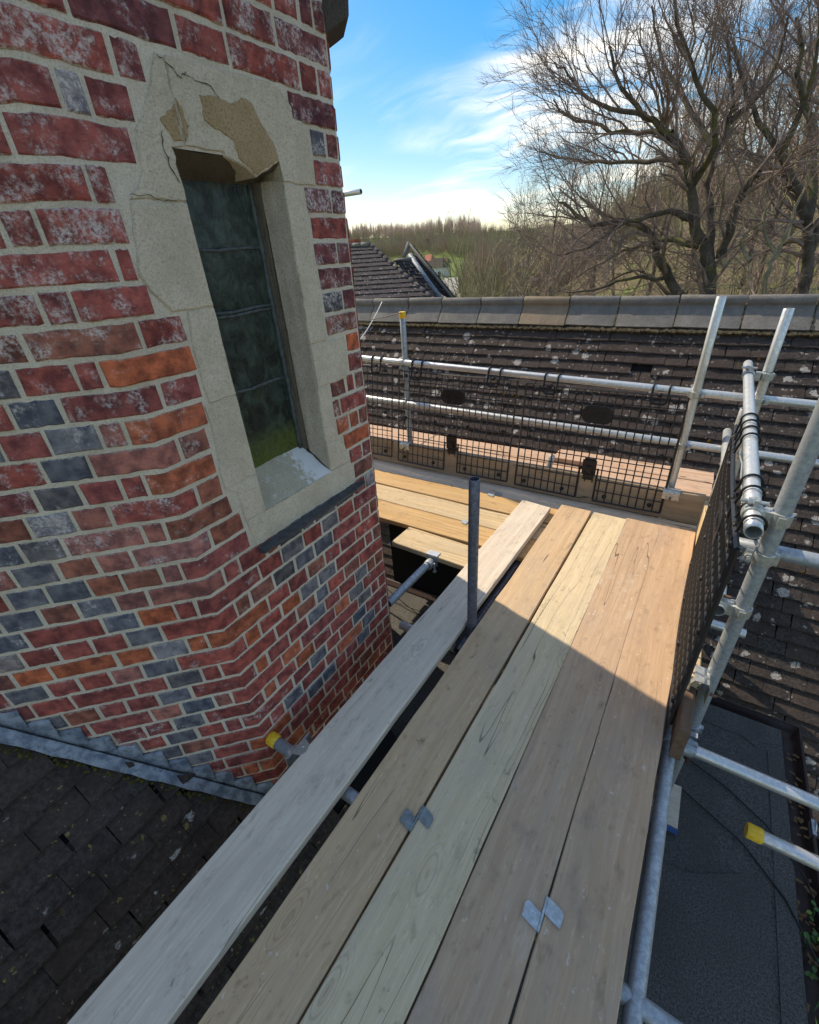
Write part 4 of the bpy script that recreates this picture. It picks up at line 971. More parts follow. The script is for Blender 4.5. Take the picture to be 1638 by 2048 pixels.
mb = MB(); shell(mb, (-1.193, 1.965, -.087), (.014, 1, -.03), (0, 0, 1), RT + .0006, RT + .007, .024, -math.pi, math.pi * .999); smooth_by_angle(mb.obj('ring', G_FIT, t0), 40)
mb = MB(); mb.rod([(-1.155, 1.965, -.07), (-1.155, 1.965, -.135)], .006, 8); hexprism(mb, (-1.155, 1.965, -.125), (0, 0, -1), .012, .012); mb.obj('bolt', G_GREY, t0)
# ------------------------------------------------------------------ mesh brick guards
def guard(label, org, ax, out, W_, Hh, zb, hooks, railp, notch=True, badge=.5, bow=0.0, lean=0.0, wire=.0042):
    """org: lower left corner; ax: along; out: towards the walkway"""
    ax = np.array(ax, float); out = np.array(out, float); org = np.array(org, float); Zv = np.array([0, 0, 1.])
    t0 = thing('mesh_guard', label, 'mesh guard', tuple(org), 'black plastic mesh guards')
    def P(s, z, o=0.0): return org + ax * s + Zv * z + out * (o + bow * math.sin(math.pi * s / W_) - lean * z / Hh)
    nx = int(round(W_ / .0515)); nz = 10; r = wire; n0, n1 = W_ * .455, W_ * .575; NZ = Hh * .31
    mb = MB()
    def rodp(a_, b_, r_):
        if bow and abs(a_[0] - b_[0]) > .2: mb.rod([P(a_[0] + (b_[0] - a_[0]) * q / 8, a_[1] + (b_[1] - a_[1]) * q / 8) for q in range(9)], r_, 4)
        else: mb.rod([P(*a_), P(*b_)], r_, 4)
    for i in range(nx + 1):
        s = W_ * i / nx; e = r * (1.7 if i in (0, nx) else 1)
        z0 = NZ * .55 if notch and n0 < s < n1 else 0
        rodp((s, z0), (s, Hh), e)
    for j in range(nz + 1):
        z = Hh * j / nz; e = r * (1.7 if j in (0, nz) else 1)
        if notch and z < NZ * .8: rodp((0, z), (n0, z), e); rodp((n1, z), (W_, z), e)
        else: rodp((0, z), (W_, z), e)
    if notch: rodp((n0, 0), (n0, NZ), r * 1.6); rodp((n1, 0), (n1, NZ), r * 1.6)
    mb.obj('mesh_grid', WIRE, t0)
    for z in (Hh * .955, Hh * .505, Hh * .055):
        for q in (.07, .355, .645, .93):
            c = P(W_ * q, z); b_ = MB(); up = Zv; sd = ax; V = []; n = 10
            for rr, oo in ((.0155, -.003), (.0155, .005), (.012, .010), (.005, .012)):
                for k in range(n): t = 2 * math.pi * k / n; V.append(c + (sd * math.cos(t) + up * math.sin(t)) * rr + out * oo)
            F = [(i * n + k, i * n + (k + 1) % n, (i + 1) * n + (k + 1) % n, (i + 1) * n + k) for i in range(3) for k in range(n)] + [tuple(range(3 * n, 4 * n)), tuple(range(n))[::-1]]
            obj('boss', V, F, BLACK, t0, True)
    # oval badge with raised lettering
    n = 28; V = []; c = P(W_ * badge, Hh * .79)
    def ov(k, s):
        t = 2 * math.pi * k / n; x = math.cos(t); z = math.sin(t); return (x * .062 + (.045 if x > 0 else -.045 if x < 0 else 0)) * s, z * .062 * s
    for s, oo in ((1, -.004), (1, .005), (.95, .0075), (.9, .006)):
        for k in range(n): a_, b_ = ov(k, s); V.append(c + ax * a_ + Zv * b_ + out * oo)
    F = [(i * n + k, i * n + (k + 1) % n, (i + 1) * n + (k + 1) % n, (i + 1) * n + k) for i in range(3) for k in range(n)] + [tuple(range(3 * n, 4 * n)), tuple(range(n))[::-1]]
    bd = obj('badge', V, F, BLACK, t0)
    mb = MB()
    for st in ([(-.05, -.018), (-.042, .018), (-.03, -.004), (-.018, .018), (-.012, -.018)], [(0, .018), (.024, -.018)], [(.024, .018), (0, -.018)], [(.034, .01), (.044, .018), (.054, .01), (.036, -.018), (.058, -.018)]):
        mb.rod([c + ax * (a_ + b_ * .25) + Zv * b_ + out * .0068 for a_, b_ in st], .0018, 5)
    mb.obj('raised_lettering', BLACK, bd)
    # hooks over the rail
    for s in hooks:
        h0 = P(s, Hh); rc = np.array(railp(s)); hk = MB()
        for sg in (-1, 1):
            b0 = P(s + sg * .047, Hh * .985, .004); R2 = RT + .0075
            pts = [P(s + sg * .03, Hh * .93, .004), P(s + sg * .045, Hh * .945, .005), b0]
            cc = rc + ax * (sg * .047)
            for t in np.linspace(-20, 215, 12):
                t = math.radians(t); pts.append(cc + out * R2 * math.cos(t) + Zv * R2 * math.sin(t))
            hk.rod(pts, .0068 if notch else .0045, 6)
        hk.rod([P(s - .03, Hh * .93, .004), P(s + .03, Hh * .93, .004)], .008, 6); hk.obox(P(s, Hh * 1.0, .003), ax, Zv, out, .012, .012, .004)
        hk.obj('hook', BLACK, t0, True)
    if notch:
        s = (n0 + n1) / 2; hw = .048; V = []
        prof = [(.17, .006), (.2, .0), (.235, -.004), (.30, -.004), (.325, -.004), (.335, -.004)]
        mb = MB(); mb.obox(P(s, Hh * .31, .0), ax, Zv, out, hw, .055, .004)
        mb.obox(P(s, Hh * .31 + .058, .0), ax, Zv, out, hw * .8, .006, .004); mb.obox(P(s, Hh * .29, .006), ax, Zv, out, .02, .026, .004); mb.obox(P(s, Hh * .29, .0095), ax, Zv, out, .011, .015, .003)
        mb.obox(P(s, Hh * .225, -.012), ax, Zv, out, hw * .72, .03, .012); mb.obox(P(s, .175, -.028), ax, Zv, out, hw * .7, .012, .036)
        for sg in (-1, 1): mb.obox(P(s + sg * (hw + .006), Hh * .30, 0), ax, Zv, out, .009, .004, .004)
        mb.obj('toe_board_hook', BLACK, t0)
    return t0
YG = 3.098
def RXg(x0): return lambda s: (x0 + s, 3.2515, zr(x0 + s))
guard('black mesh guard at the right of the far rail beside the bright upright', (-1.047, YG, .004), X_, (0, -1, 0), 1.04, .772, 0, (.175, .875), RXg(-1.047), badge=.505, lean=.118, bow=.010)
guard('black mesh guard in the middle of the far rail beside the yellow capped upright', (-2.165, YG, .012), X_, (0, -1, 0), 1.05, .78, 0, (.175, .86), RXg(-2.165), badge=.505, lean=.118, bow=.010)
guard('black mesh guard on the far rail partly hidden by the turret', (-3.285, YG, .03), X_, (0, -1, 0), 1.05, .79, 0, (.175, .88), RXg(-3.285), badge=.505, lean=.118, bow=.010)
guard('black mesh guard on the side rail seen almost edge on', (.215, 1.40, .01), (0.0, 1, 0), (-1, 0, 0), 1.16, .83, 0, (.14, .34, .82, .98), lambda s: (.246, 1.40 + s, .878 + .0376 * (s - .05)), notch=False, badge=.42, bow=.012, wire=.0048)
# ------------------------------------------------------------------ lines and cables
def line(label, pts, r, mat, cat='cable', name='cable'):
    o = MB().rod(pts, r, 6).obj(name, mat, None, True); return tag(o, label, cat)
def sag(p, q, d, n=10): p = np.array(p); q = np.array(q); return [p + (q - p) * i / n - np.array([0, 0, d * 4 * (i / n) * (1 - i / n)]) for i in range(n + 1)]
line('white rope running from the ridge down behind the turret', sag(at(764, 604, 4.72), at(712, 690, 3.9), .03), .006, ROPE, 'rope', 'rope')
line('thin black cable looped from the ridge past the yellow capped upright', sag(at(700, 640, 3.6), at(800, 626, 3.24), .02) + sag(at(800, 626, 3.24), at(824, 612, 4.72), .02)[1:], .0035, CABLE)
line('upper black cable lying on the felt roof into the gutter', sag((.2, 2.10, FZ + .01), (.62, 1.95, FZ + .012), -.004) + [np.array((.8, 1.83, FZ + .014)), np.array((.95, 1.66, FZ + .0)), np.array((1.02, 1.45, FZ - .04)), np.array((1.08, 1.30, FZ - .12))], .004, CABLE)
line('lower black cable lying across the felt roof', sag((.1, 1.98, FZ + .01), (.70, 1.68, FZ + .012), -.004) + [np.array((.86, 1.52, FZ + .01)), np.array((.98, 1.30, FZ + .0)), np.array((1.1, 1.15, FZ - .1))], .004, CABLE)
line('black cable on the felt below the short board', sag((-2.3, 2.43, FZ + .3), (-1.0, 2.2, FZ + .01), .12), .004, CABLE)
line('second black cable on the felt beside the turret', sag((-2.2, 2.3, FZ + .015), (-.9, 2.02, FZ + .01), -.003), .005, CABLE)
line('grey tie wire along the side mesh guard', [np.array((.232 + random.uniform(-.006, .006), 1.46 + .1 * i, .845 + random.uniform(-.018, .018))) for i in range(9)], .004, G_FIT, 'wire', 'tie_wire')
# ------------------------------------------------------------------ land behind
GZ = -5.6
def ground_z(x, y):
    z = GZ
    z += 24 * (1 / (1 + math.exp(-(y - 330) / 55))) * (1 / (1 + math.exp((x + 40) / 60)))          # far wooded hill on the left
    r = max(0.0, y - 16); z += min(9.0, .22 * r) * (1 / (1 + math.exp(-(x + 2 + .18 * y) / 3.0)))   # bank rising under the wood on the right
    z += .25 * math.sin(x * .13) * math.cos(y * .11) + (3.2 * math.sin(x * .021 + 1) * math.cos(y * .017) + 1.8 * math.sin(x * .063 + y * .02) if y > 150 else 0) * min(1, max(0, (y - 150) / 120))
    return z
m, nt, b = newmat('grass_and_leaf_litter', .95, 0, .1); v = pos(nt)
n1 = noise(nt, v, .35, 5, .65); n2 = noise(nt, v, 3.5, 5, .7); n3 = noise(nt, v, .03, 3, .6)
col = mix(nt, maprange(nt, n2, .3, .7), (.085, .125, .03), (.15, .19, .055))
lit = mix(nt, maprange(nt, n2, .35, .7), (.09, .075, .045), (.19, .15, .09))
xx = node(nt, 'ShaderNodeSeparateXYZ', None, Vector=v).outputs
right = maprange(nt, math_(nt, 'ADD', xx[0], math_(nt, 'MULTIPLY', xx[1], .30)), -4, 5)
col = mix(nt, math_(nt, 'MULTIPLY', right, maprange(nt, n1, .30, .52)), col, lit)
setc(nt, b, col); GRASS = m
xs = np.concatenate([np.linspace(-900, -130, 22), np.linspace(-120, 60, 91), np.linspace(70, 700, 18)]); ys = np.concatenate([np.linspace(-60, 8, 6), np.linspace(10, 130, 61), np.linspace(140, 700, 43), np.linspace(760, 1600, 8)])
V = [(x, y, ground_z(x, y)) for x in xs for y in ys]; ny = len(ys); F = [(i * ny + j, (i + 1) * ny + j, (i + 1) * ny + j + 1, i * ny + j + 1) for i in range(len(xs) - 1) for j in range(ny - 1)]
o = obj('ground', V, F, GRASS, None, True); o['kind'] = 'structure'
# pale tarmac path through the grass
TAR = plain('pale_tarmac', (.30, .29, .27), .9, .1, .15, 3)
pp = [at(985, 640, 26), at(945, 625, 34), at(915, 590, 60), at(893, 572, 95), at(905, 560, 130)]
V = []
for i, p in enumerate(pp):
    w = 1.7 if i < 3 else 2.6
    for s in (-w, w): x, y = p[0] + s, p[1]; V.append((x, y, ground_z(x, y) + .06))
o = obj('path', V, [(2 * i, 2 * i + 1, 2 * i + 3, 2 * i + 2) for i in range(len(pp) - 1)], TAR); o['kind'] = 'structure'
# ------------------------------------------------------------------ bare trees
class Tree:
    def __init__(s, seed): s.r = np.random.default_rng(seed); s.V = {}; s.F = {}
    def tube(s, part, P, R, n):
        V = s.V.setdefault(part, []); F = s.F.setdefault(part, []); base = len(V); m_ = len(P); up = np.array([.31, .17, .93])
        for i in range(m_):
            t = P[min(i + 1, m_ - 1)] - P[max(i - 1, 0)]; t = t / (np.linalg.norm(t) + 1e-9)
            a_ = np.cross(t, up); l = np.linalg.norm(a_); a_ = a_ / l if l > 1e-6 else np.array([1., 0, 0]); b_ = np.cross(a_, t)
            for k in range(n): th_ = 2 * math.pi * k / n; V.append(P[i] + R[i] * (a_ * math.cos(th_) + b_ * math.sin(th_)))
        for i in range(m_ - 1):
            for k in range(n): F.append((base + i * n + k, base + i * n + (k + 1) % n, base + (i + 1) * n + (k + 1) % n, base + (i + 1) * n + k))
    def path(s, p, d, L, n, wander, lift):
        P = [np.array(p, float)]; d = np.array(d, float); d /= np.linalg.norm(d)
        for i in range(n):
            d = d + s.r.normal(0, wander, 3) + np.array([0, 0, lift]); d /= np.linalg.norm(d); P.append(P[-1] + d * L / n)
        return P
    def kids(s, P, R, lvl, cfg, centre):
        if lvl >= len(cfg): return
        c = cfg[lvl]; P = [np.array(p, float) for p in P]; seg = [np.linalg.norm(P[i + 1] - P[i]) for i in range(len(P) - 1)]; tot = sum(seg)
        num = int(tot / c['gap'] * s.r.uniform(.85, 1.15)) + c.get('add', 0)
        for _ in range(num):
            u = s.r.uniform(c.get('from', .15), 1.0) ** .85 * tot; i = 0
            while i < len(seg) - 1 and u > seg[i]: u -= seg[i]; i += 1
            f_ = min(1, u / seg[i]); p = P[i] + (P[i + 1] - P[i]) * f_; r0 = R[i] + (R[i + 1] - R[i]) * f_; t = (P[i + 1] - P[i]) / (seg[i] + 1e-9)
            q = s.r.normal(0, 1, 3); q -= t * (q @ t); q /= np.linalg.norm(q) + 1e-9
            out = p - centre; out /= np.linalg.norm(out) + 1e-9
            d = t * c['fwd'] + q * c['side'] + out * c.get('out', .25) + np.array([0, 0, c.get('up', .1)])
            L = c['len'] * s.r.uniform(.6, 1.25); r1 = max(c['rmin'], min(r0 * c['rk'], c['rmax']))
            n = c['seg']; Q = s.path(p, d, L, n, c['wan'], c.get('lift', 0)); RR = [r1 * (1 - .75 * k / n) for k in range(n + 1)]
            s.tube(c['part'], Q, RR, c['n']); s.kids(Q, RR, lvl + 1, cfg, centre)
    def parts(s): return {k: (s.V[k], s.F[k]) for k in s.V}
def mat_bark(name, ca, cb, moss=.0):
    m, nt, b = newmat(name, .9, 0, .1); v = pos(nt); col = mix(nt, maprange(nt, noise(nt, v, 3.5, 5, .7), .3, .7), ca, cb)
    if moss: col = mix(nt, math_(nt, 'MULTIPLY', maprange(nt, noise(nt, v, .9, 4, .6), .52, .62), moss), col, (.15, .17, .03))
    setc(nt, b, col); return m
BARK = mat_bark('oak_bark', (.05, .042, .035), (.125, .105, .083), .35); TWIG = mat_bark('oak_twigs', (.15, .11, .095), (.29, .22, .19)); BARK2 = mat_bark('pale_bark', (.12, .105, .07), (.25, .22, .15), .5)
TWIG2 = mat_bark('shrub_twigs_olive', (.22, .20, .11), (.38, .35, .20)); TWIG3 = mat_bark('thicket_twigs_brown', (.22, .16, .12), (.40, .30, .22)); TWIGP = mat_bark('poplar_twigs_pale', (.42, .31, .24), (.62, .48, .39))
def CR(x, y, D, dd=0.0): return at(690 + x / 1.728, y / 1.728, D + dd)
def limb_pts(pts, D, z0=None):
    P = [CR(x, y, D, d) for x, y, d in pts]
    if z0: P[0][2] = z0
    return P
def smooth_path(P, k=3):
    P = [np.array(p, float) for p in P]; out = []
    n = len(P)
    for i in range(n - 1):
        p0, p1, p2, p3 = P[max(i - 1, 0)], P[i], P[i + 1], P[min(i + 2, n - 1)]
        for q in range(k):
            t = q / k; out.append(.5 * (2 * p1 + (p2 - p0) * t + (2 * p0 - 5 * p1 + 4 * p2 - p3) * t * t + (3 * p1 - p0 - 3 * p2 + p3) * t ** 3))
    out.append(P[-1]); return out
def hero_tree(name, label, D, limbs, centre_px, seed, twigmat, barkmat, dens=1.0, reach=1.0, group='trees behind the ridge', trunks=1):
    T = Tree(seed); centre = CR(centre_px[0], centre_px[1], D)
    k = D / 17
    cfg = [dict(gap=.36 * k / dens, len=1.9 * k * reach, fwd=.75, side=.85, out=.45, up=.42, rk=.5, rmin=.012 * k, rmax=.055 * k, seg=6, n=5, wan=.16, lift=.03, part='branch', **{'from': .12}),
           dict(gap=.245 * k / dens, len=1.0 * k * reach, fwd=.8, side=.75, out=.35, up=.12, rk=.55, rmin=.0068 * k, rmax=.02 * k, seg=4, n=4, wan=.18, lift=.02, part='crown'),
           dict(gap=.125 * k / dens, len=.55 * k * reach, fwd=.85, side=.7, out=.3, up=.12, rk=.6, rmin=.0042 * k, rmax=.009 * k, seg=3, n=3, wan=.2, lift=.02, part='crown')]
    roots = []
    for j, (pts, r0, r1) in enumerate(limbs):
        P = smooth_path(limb_pts(pts, D)); n = len(P)
        P = [P[0]] + [p + T.r.normal(0, .03 * k, 3) for p in P[1:-1]] + [P[-1]]; r0 *= .82; r1 *= .8
        R = [r0 + (r1 - r0) * (i / (n - 1)) ** .8 for i in range(n)]
        if j < trunks:                                              # carry trunk down to the ground
            g = P[0].copy(); g[2] = ground_z(g[0], g[1]) - .2; P = [g] + P; R = [r0 * 1.35] + R; roots.append(g)
            T.tube('trunk', P, R, 9)
        else: T.tube('limb', P, R, 8)
        T.kids(P, R, 0, cfg, centre)
    t0 = thing(name, label, 'tree', tuple(roots[0]), group)
    for part, (V, F) in T.parts().items(): obj(part, V, F, barkmat if part in ('trunk', 'limb') else twigmat, t0, part in ('trunk', 'limb'))
    return t0
oak = [([(1262, 1060, 0), (1255, 900, 0), (1218, 790, 0), (1195, 650, -.3), (1185, 560, -.5), (1120, 455, -.9), (1040, 400, -1.2), (950, 300, -1.4), (915, 160, -1.5)], .24, .035),
       ([(1262, 900, .1), (1262, 760, .4), (1255, 640, .6), (1290, 510, .8), (1330, 420, 1.2), (1340, 260, 1.4), (1320, 90, 1.5)], .155, .035),
       ([(1300, 890, .1), (1340, 760, -.2), (1368, 680, -.4), (1395, 628, -.5), (1432, 600, -.6)], .17, .10),
       ([(1195, 1060, .2), (1120, 965, .1), (1078, 880, 0), (1040, 790, -.3), (950, 762, -.7), (860, 775, -1.1), (790, 725, -1.4), (740, 700, -1.6)], .19, .04),
       ([(1205, 770, -.1), (1150, 735, -.4), (1050, 742, -.8), (940, 785, -1.2), (850, 850, -1.5), (760, 880, -1.7)], .13, .03),
       ([(1225, 850, 0), (1100, 825, .5), (1000, 852, .9), (900, 900, 1.2), (800, 960, 1.4)], .12, .03),
       ([(1185, 560, -.5), (1090, 550, -.2), (960, 560, .3), (830, 560, .8), (730, 540, 1.1), (670, 525, 1.2)], .10, .025),
       ([(1130, 460, -.9), (1010, 465, -.5), (880, 440, -.2), (760, 400, 0), (720, 345, .1)], .10, .025),
       ([(1040, 400, -1.2), (920, 380, -1.0), (820, 320, -.6), (770, 255, -.3), (725, 215, -.1)], .085, .025),
       ([(1290, 510, .8), (1200, 400, 1.4), (1130, 280, 1.8), (1080, 140, 2.0), (1060, 20, 2.1)], .11, .03),
       ([(1330, 420, 1.2), (1430, 330, 1.6), (1500, 200, 1.9), (1530, 60, 2.0)], .11, .03),
       ([(1200, 640, -.3), (1280, 500, -1.2), (1240, 330, -1.9), (1170, 150, -2.2), (1130, -40, -2.3)], .12, .03),
       ([(1100, 960, .1), (980, 960, -.5), (860, 1000, -1.0), (760, 1010, -1.4)], .08, .02),
       ([(1150, 1040, .1), (1010, 930, .8), (900, 985, 1.4)], .08, .02)]
hero_tree('oak_tree', 'large spreading bare oak with mossy stump limb behind the ridge', 17.0, oak, (1200, 640), 5, TWIG, BARK, 1.12, trunks=1)
oak2 = [([(1570, 1070, 0), (1600, 900, 0), (1592, 760, -.2), (1560, 650, -.4), (1515, 550, -.6), (1430, 420, -.8), (1380, 300, -1.0), (1350, 160, -1.1)], .22, .035),
        ([(1592, 760, -.2), (1620, 600, .3), (1600, 420, .6), (1570, 250, .8), (1560, 60, 1.0)], .2, .05),
        ([(1600, 870, 0), (1680, 700, .4), (1740, 520, .8), (1720, 300, 1.0), (1700, 80, 1.1)], .2, .05),
        ([(1515, 550, -.6), (1560, 420, -1.0), (1620, 250, -1.3), (1640, 60, -1.4)], .13, .03),
        ([(1560, 650, -.4), (1450, 600, .5), (1380, 480, 1.0), (1400, 330, 1.3)], .12, .03),
        ([(1600, 830, 0), (1500, 850, .8), (1400, 900, 1.3), (1330, 960, 1.6)], .09, .02)]
hero_tree('oak_tree', 'bare oak with dark trunk at the right edge of the picture', 19.0, oak2, (1580, 560), 9, TWIG, BARK, 1.05)
thin = [([(1436, 1070, 0), (1455, 960, 0), (1490, 880, .1), (1530, 800, .2), (1560, 720, .3), (1600, 600, .4)], .09, .03), ([(1490, 880, .1), (1440, 780, .5), (1480, 690, .7), (1540, 640, .8)], .05, .02), ([(1400, 900, .1), (1365, 830, .3), (1440, 770, .5)], .06, .03)]
hero_tree('slender_tree', 'slender pale barked tree between the two big oaks', 15.5, thin, (1500, 800), 12, TWIG3, BARK2, .7, .8)
# generic bare trees and shrubs, copied
def generic(seed, h, spread, twig, bark, stems=1, dens=1.0, rt=.16):
    T = Tree(seed); c = np.array([0, 0, h * .55])
    cfg = [dict(gap=.36 / dens, len=h * .34 * spread, fwd=.7, side=.8, out=.4, up=.45, rk=.5, rmin=.014, rmax=.06, seg=5, n=4, wan=.14, lift=.05, part='branch', **{'from': .22}),
           dict(gap=.32 / dens, len=h * .13 * spread, fwd=.8, side=.75, out=.3, up=.25, rk=.55, rmin=.010, rmax=.022, seg=3, n=3, wan=.18, lift=.03, part='crown'),
           dict(gap=.22 / dens, len=h * .065 * spread, fwd=.85, side=.7, out=.3, up=.2, rk=.6, rmin=.007, rmax=.012, seg=2, n=3, wan=.2, part='crown')]
    for i in range(stems):
        a_ = 2 * math.pi * i / stems + T.r.uniform(-.3, .3); d = np.array([math.cos(a_) * .35 * (stems > 1), math.sin(a_) * .35 * (stems > 1), 1.0])
        P = T.path((d[0] * .4, d[1] * .4, -.3), d, h * T.r.uniform(.75, 1), 9, .07, .02); R = [rt * (1 - .85 * q / 9) for q in range(10)]
        T.tube('trunk', P, R, 7); T.kids(P, R, 0, cfg, c)
    return {k: mesh(k, V, F, bark if k == 'trunk' else twig) for k, (V, F) in T.parts().items()}
def plant(name, label, meshes, x, y, s, rz, cat, group, sz=1.0):
    loc = Vector((x, y, ground_z(x, y))); t0 = thing(name, label, cat, loc, group); M4 = Matrix.Translation(loc) @ Matrix.Rotation(rz, 4, 'Z') @ Matrix.Diagonal((s, s, s * sz, 1))
    for k, me in meshes.items(): link(bpy.data.objects.new(k, me), t0, M4)
    return t0
def along(px, d): q = at(px, 500, d); return q[0], q[1]
tm = [generic(21, 10, 1.0, TWIG3, BARK, 1, .9), generic(22, 11, .9, TWIG, BARK, 1, .9), generic(23, 9, 1.1, TWIG2, BARK2, 2, .8, .12)]
sm = [generic(31, 5, .75, TWIG2, BARK2, 7, .75, .045), generic(32, 4.2, .85, TWIG3, BARK2, 6, .75, .04)]
spots = [(1120, 34, 0, 1.0), (1190, 40, 1, 1.05), (1260, 33, 2, .95), (1330, 42, 0, 1.1), (1390, 35, 1, 1.0), (1450, 44, 2, 1.2), (1500, 36, 0, 1.05), (1560, 46, 1, 1.2), (1610, 33, 2, 1.1), (1650, 40, 0, 1.2), (1700, 34, 1, 1.2), (1060, 46, 1, .95), (1230, 52, 0, 1.2), (1420, 56, 1, 1.3), (1540, 60, 2, 1.35), (1780, 48, 0, 1.3), (1150, 28, 1, .8), (1220, 29, 0, .85), (1300, 30, 1, .9), (1370, 29, 2, .85), (1440, 30, 0, .9), (1520, 28, 1, .95), (1590, 27, 0, .95), (1480, 50, 1, 1.2), (1350, 64, 2, 1.4)]
kinds = ('brown twigged', 'dark twigged', 'olive twigged')
wh = ('left of the oak trunk', 'behind the oak trunk', 'right of the oak trunk', 'near the right edge')
for i, (px, d, k, s) in enumerate(spots):
    x, y = along(px, d); w = wh[0] if px < 1300 else wh[1] if px < 1420 else wh[2] if px < 1560 else wh[3]
    plant('bare_tree', '%s bare tree in the wood %s' % (kinds[k], w), tm[k], x, y, s, i * 1.9, 'tree', 'bare trees of the wood behind the oaks (%s, %s)' % (kinds[k], w), 1.0)
shr = [(948, 33, 0, 1.55), (985, 31, 0, 1.7), (970, 23, 0, 1.1), (925, 34, 0, 1.25), (945, 26, 0, 1.2), (975, 29, 0, 1.6), (1000, 24, 0, 1.4), (1030, 27, 1, 1.6), (1060, 22, 1, 1.35), (1090, 25, 1, 1.55), (1120, 21, 1, 1.1), (1160, 24, 1, 1.15), (1200, 22, 1, 1.0), (1250, 25, 1, 1.1), (1310, 23, 1, 1.0), (1370, 26, 0, 1.1), (1480, 24, 1, 1.1), (1530, 27, 0, 1.2), (1600, 25, 1, 1.2), (1650, 23, 1, 1.2), (1010, 36, 0, 1.35), (950, 40, 0, 1.2), (1400, 22, 1, .9), (1550, 22, 1, .9)]
for i, (px, d, k, s) in enumerate(shr):
    x, y = along(px, d); w = 'left of the oaks' if px < 1100 else 'under the oak branches' if px < 1400 else 'below the right hand oak'
    plant('bare_shrub', '%s bare many stemmed shrub %s' % (('olive', 'brown')[k], w), sm[k], x, y, s, i * 2.3, 'shrub', '%s shrubs %s' % (('olive', 'brown')[k], w))
# taller pale green budding tree on the skyline left of the oak
bt = generic(41, 9.5, 1.0, TWIG2, BARK2, 1, 1.0, .15)
x, y = along(1045, 52); plant('budding_tree', 'olive budding tree on the skyline left of the oak crown', bt, x, y, 1.12, .5, 'tree', None)
# far wood on the hill: one mass
mb = MB(); R2 = np.random.default_rng(3)
def stick_tree(mb, x, y, h, w, nst):
    z = ground_z(x, y)
    for i in range(nst):
        a_ = R2.uniform(0, 6.28); q = math.sqrt(R2.uniform(0, 1)); rr = w * q; hz = h * (1 - .45 * q * q) * R2.uniform(.72, 1)
        tip = np.array([x + rr * math.cos(a_), y + rr * math.sin(a_), z + hz])
        b0 = np.array([x + rr * .45 * math.cos(a_), y + rr * .45 * math.sin(a_), z + hz * R2.uniform(.0, .6)]); t = (.05 * h / 10 + .02) * R2.uniform(.6, 1.3); sd = np.array([t * math.sin(a_ * 3), t * math.cos(a_ * 3), 0]); s2 = np.array([sd[1], -sd[0], 0])
        mb.add([b0 + sd, b0 - sd, b0 + s2, tip], [(0, 1, 3), (1, 2, 3), (2, 0, 3)])
fw = {0: MB(), 1: MB(), 2: MB()}
for _ in range(1500):
    px = R2.uniform(600, 1120); d = R2.uniform(240, 430); q = at(px, 500, d); k = 1 if (d > 370 and px < 960) else (0 if R2.random() < .6 else 2)
    stick_tree(fw[k], q[0], q[1], R2.uniform(6, 14) + (4 if k == 1 else 0), R2.uniform(2.5, 6) * (.75 if k == 1 else 1), 46)
for k, mt, lb in ((0, TWIG3, 'brown bare far wood covering the distant hill'), (1, TWIGP, 'pale row of tall bare trees on the distant hill crest'), (2, TWIG2, 'olive patches of the far wood on the distant hill')):
    o = fw[k].obj('far_wood', mt, None); tag(o, lb, 'wood', kind='stuff')
# nearer hedge-like wood masses between
mb = MB()
for _ in range(420):
    px = R2.uniform(985, 1700); d = R2.uniform(70, 120); q = at(px, 500, d); stick_tree(mb, q[0], q[1], R2.uniform(5, 10), R2.uniform(2, 4), 60)
for _ in range(130):
    px = R2.uniform(935, 1120); d = R2.uniform(58, 110); q = at(px, 500, d); stick_tree(mb, q[0], q[1], R2.uniform(6.5, 10.5), R2.uniform(1.8, 3.2), 70)
o = mb.obj('far_wood', TWIG3, None); tag(o, 'brown middle distance wood behind the shrubs', 'wood', kind='stuff')
# evergreens on the hill
EVG = plain('evergreen_needles', (.02, .04, .018), .9, .1, .4, 2)
def evergreen(label, px, py, d, h, w):
    q = at(px, py, d); top = q[2]; x, y = q[0], q[1]; gz = ground_z(x, y); t0 = thing('pine_tree', label, 'tree', (x, y, gz), 'dark evergreens on the hill')
    MB().rod([(x, y, gz - .5), (x, y, top - h * .3)], [.35, .15], 6).obj('trunk', BARK, t0)
    mb = MB()
    for _ in range(700):
        a_ = R2.uniform(0, 6.28); u = R2.uniform(0, 1); rr = w * math.sqrt(R2.uniform(0, 1)) * (.35 + .65 * u) ; c = np.array([x + rr * math.cos(a_), y + rr * math.sin(a_), top - h * .55 * u]); s = R2.uniform(.25, .6); dd = R2.normal(0, 1, (3, 3)) * s
        mb.add([c + dd[0], c + dd[1], c + dd[2]], [(0, 1, 2)])
    mb.obj('crown', EVG, t0)
evergreen('dark evergreen tree left on the distant hill crest', 790, 480, 330, 12, 6); evergreen('smaller dark evergreen in front of the pale far trees', 854, 480, 300, 7, 2.6); evergreen('dark evergreen left edge of the hill behind the slate roof', 770, 495, 320, 9, 5)
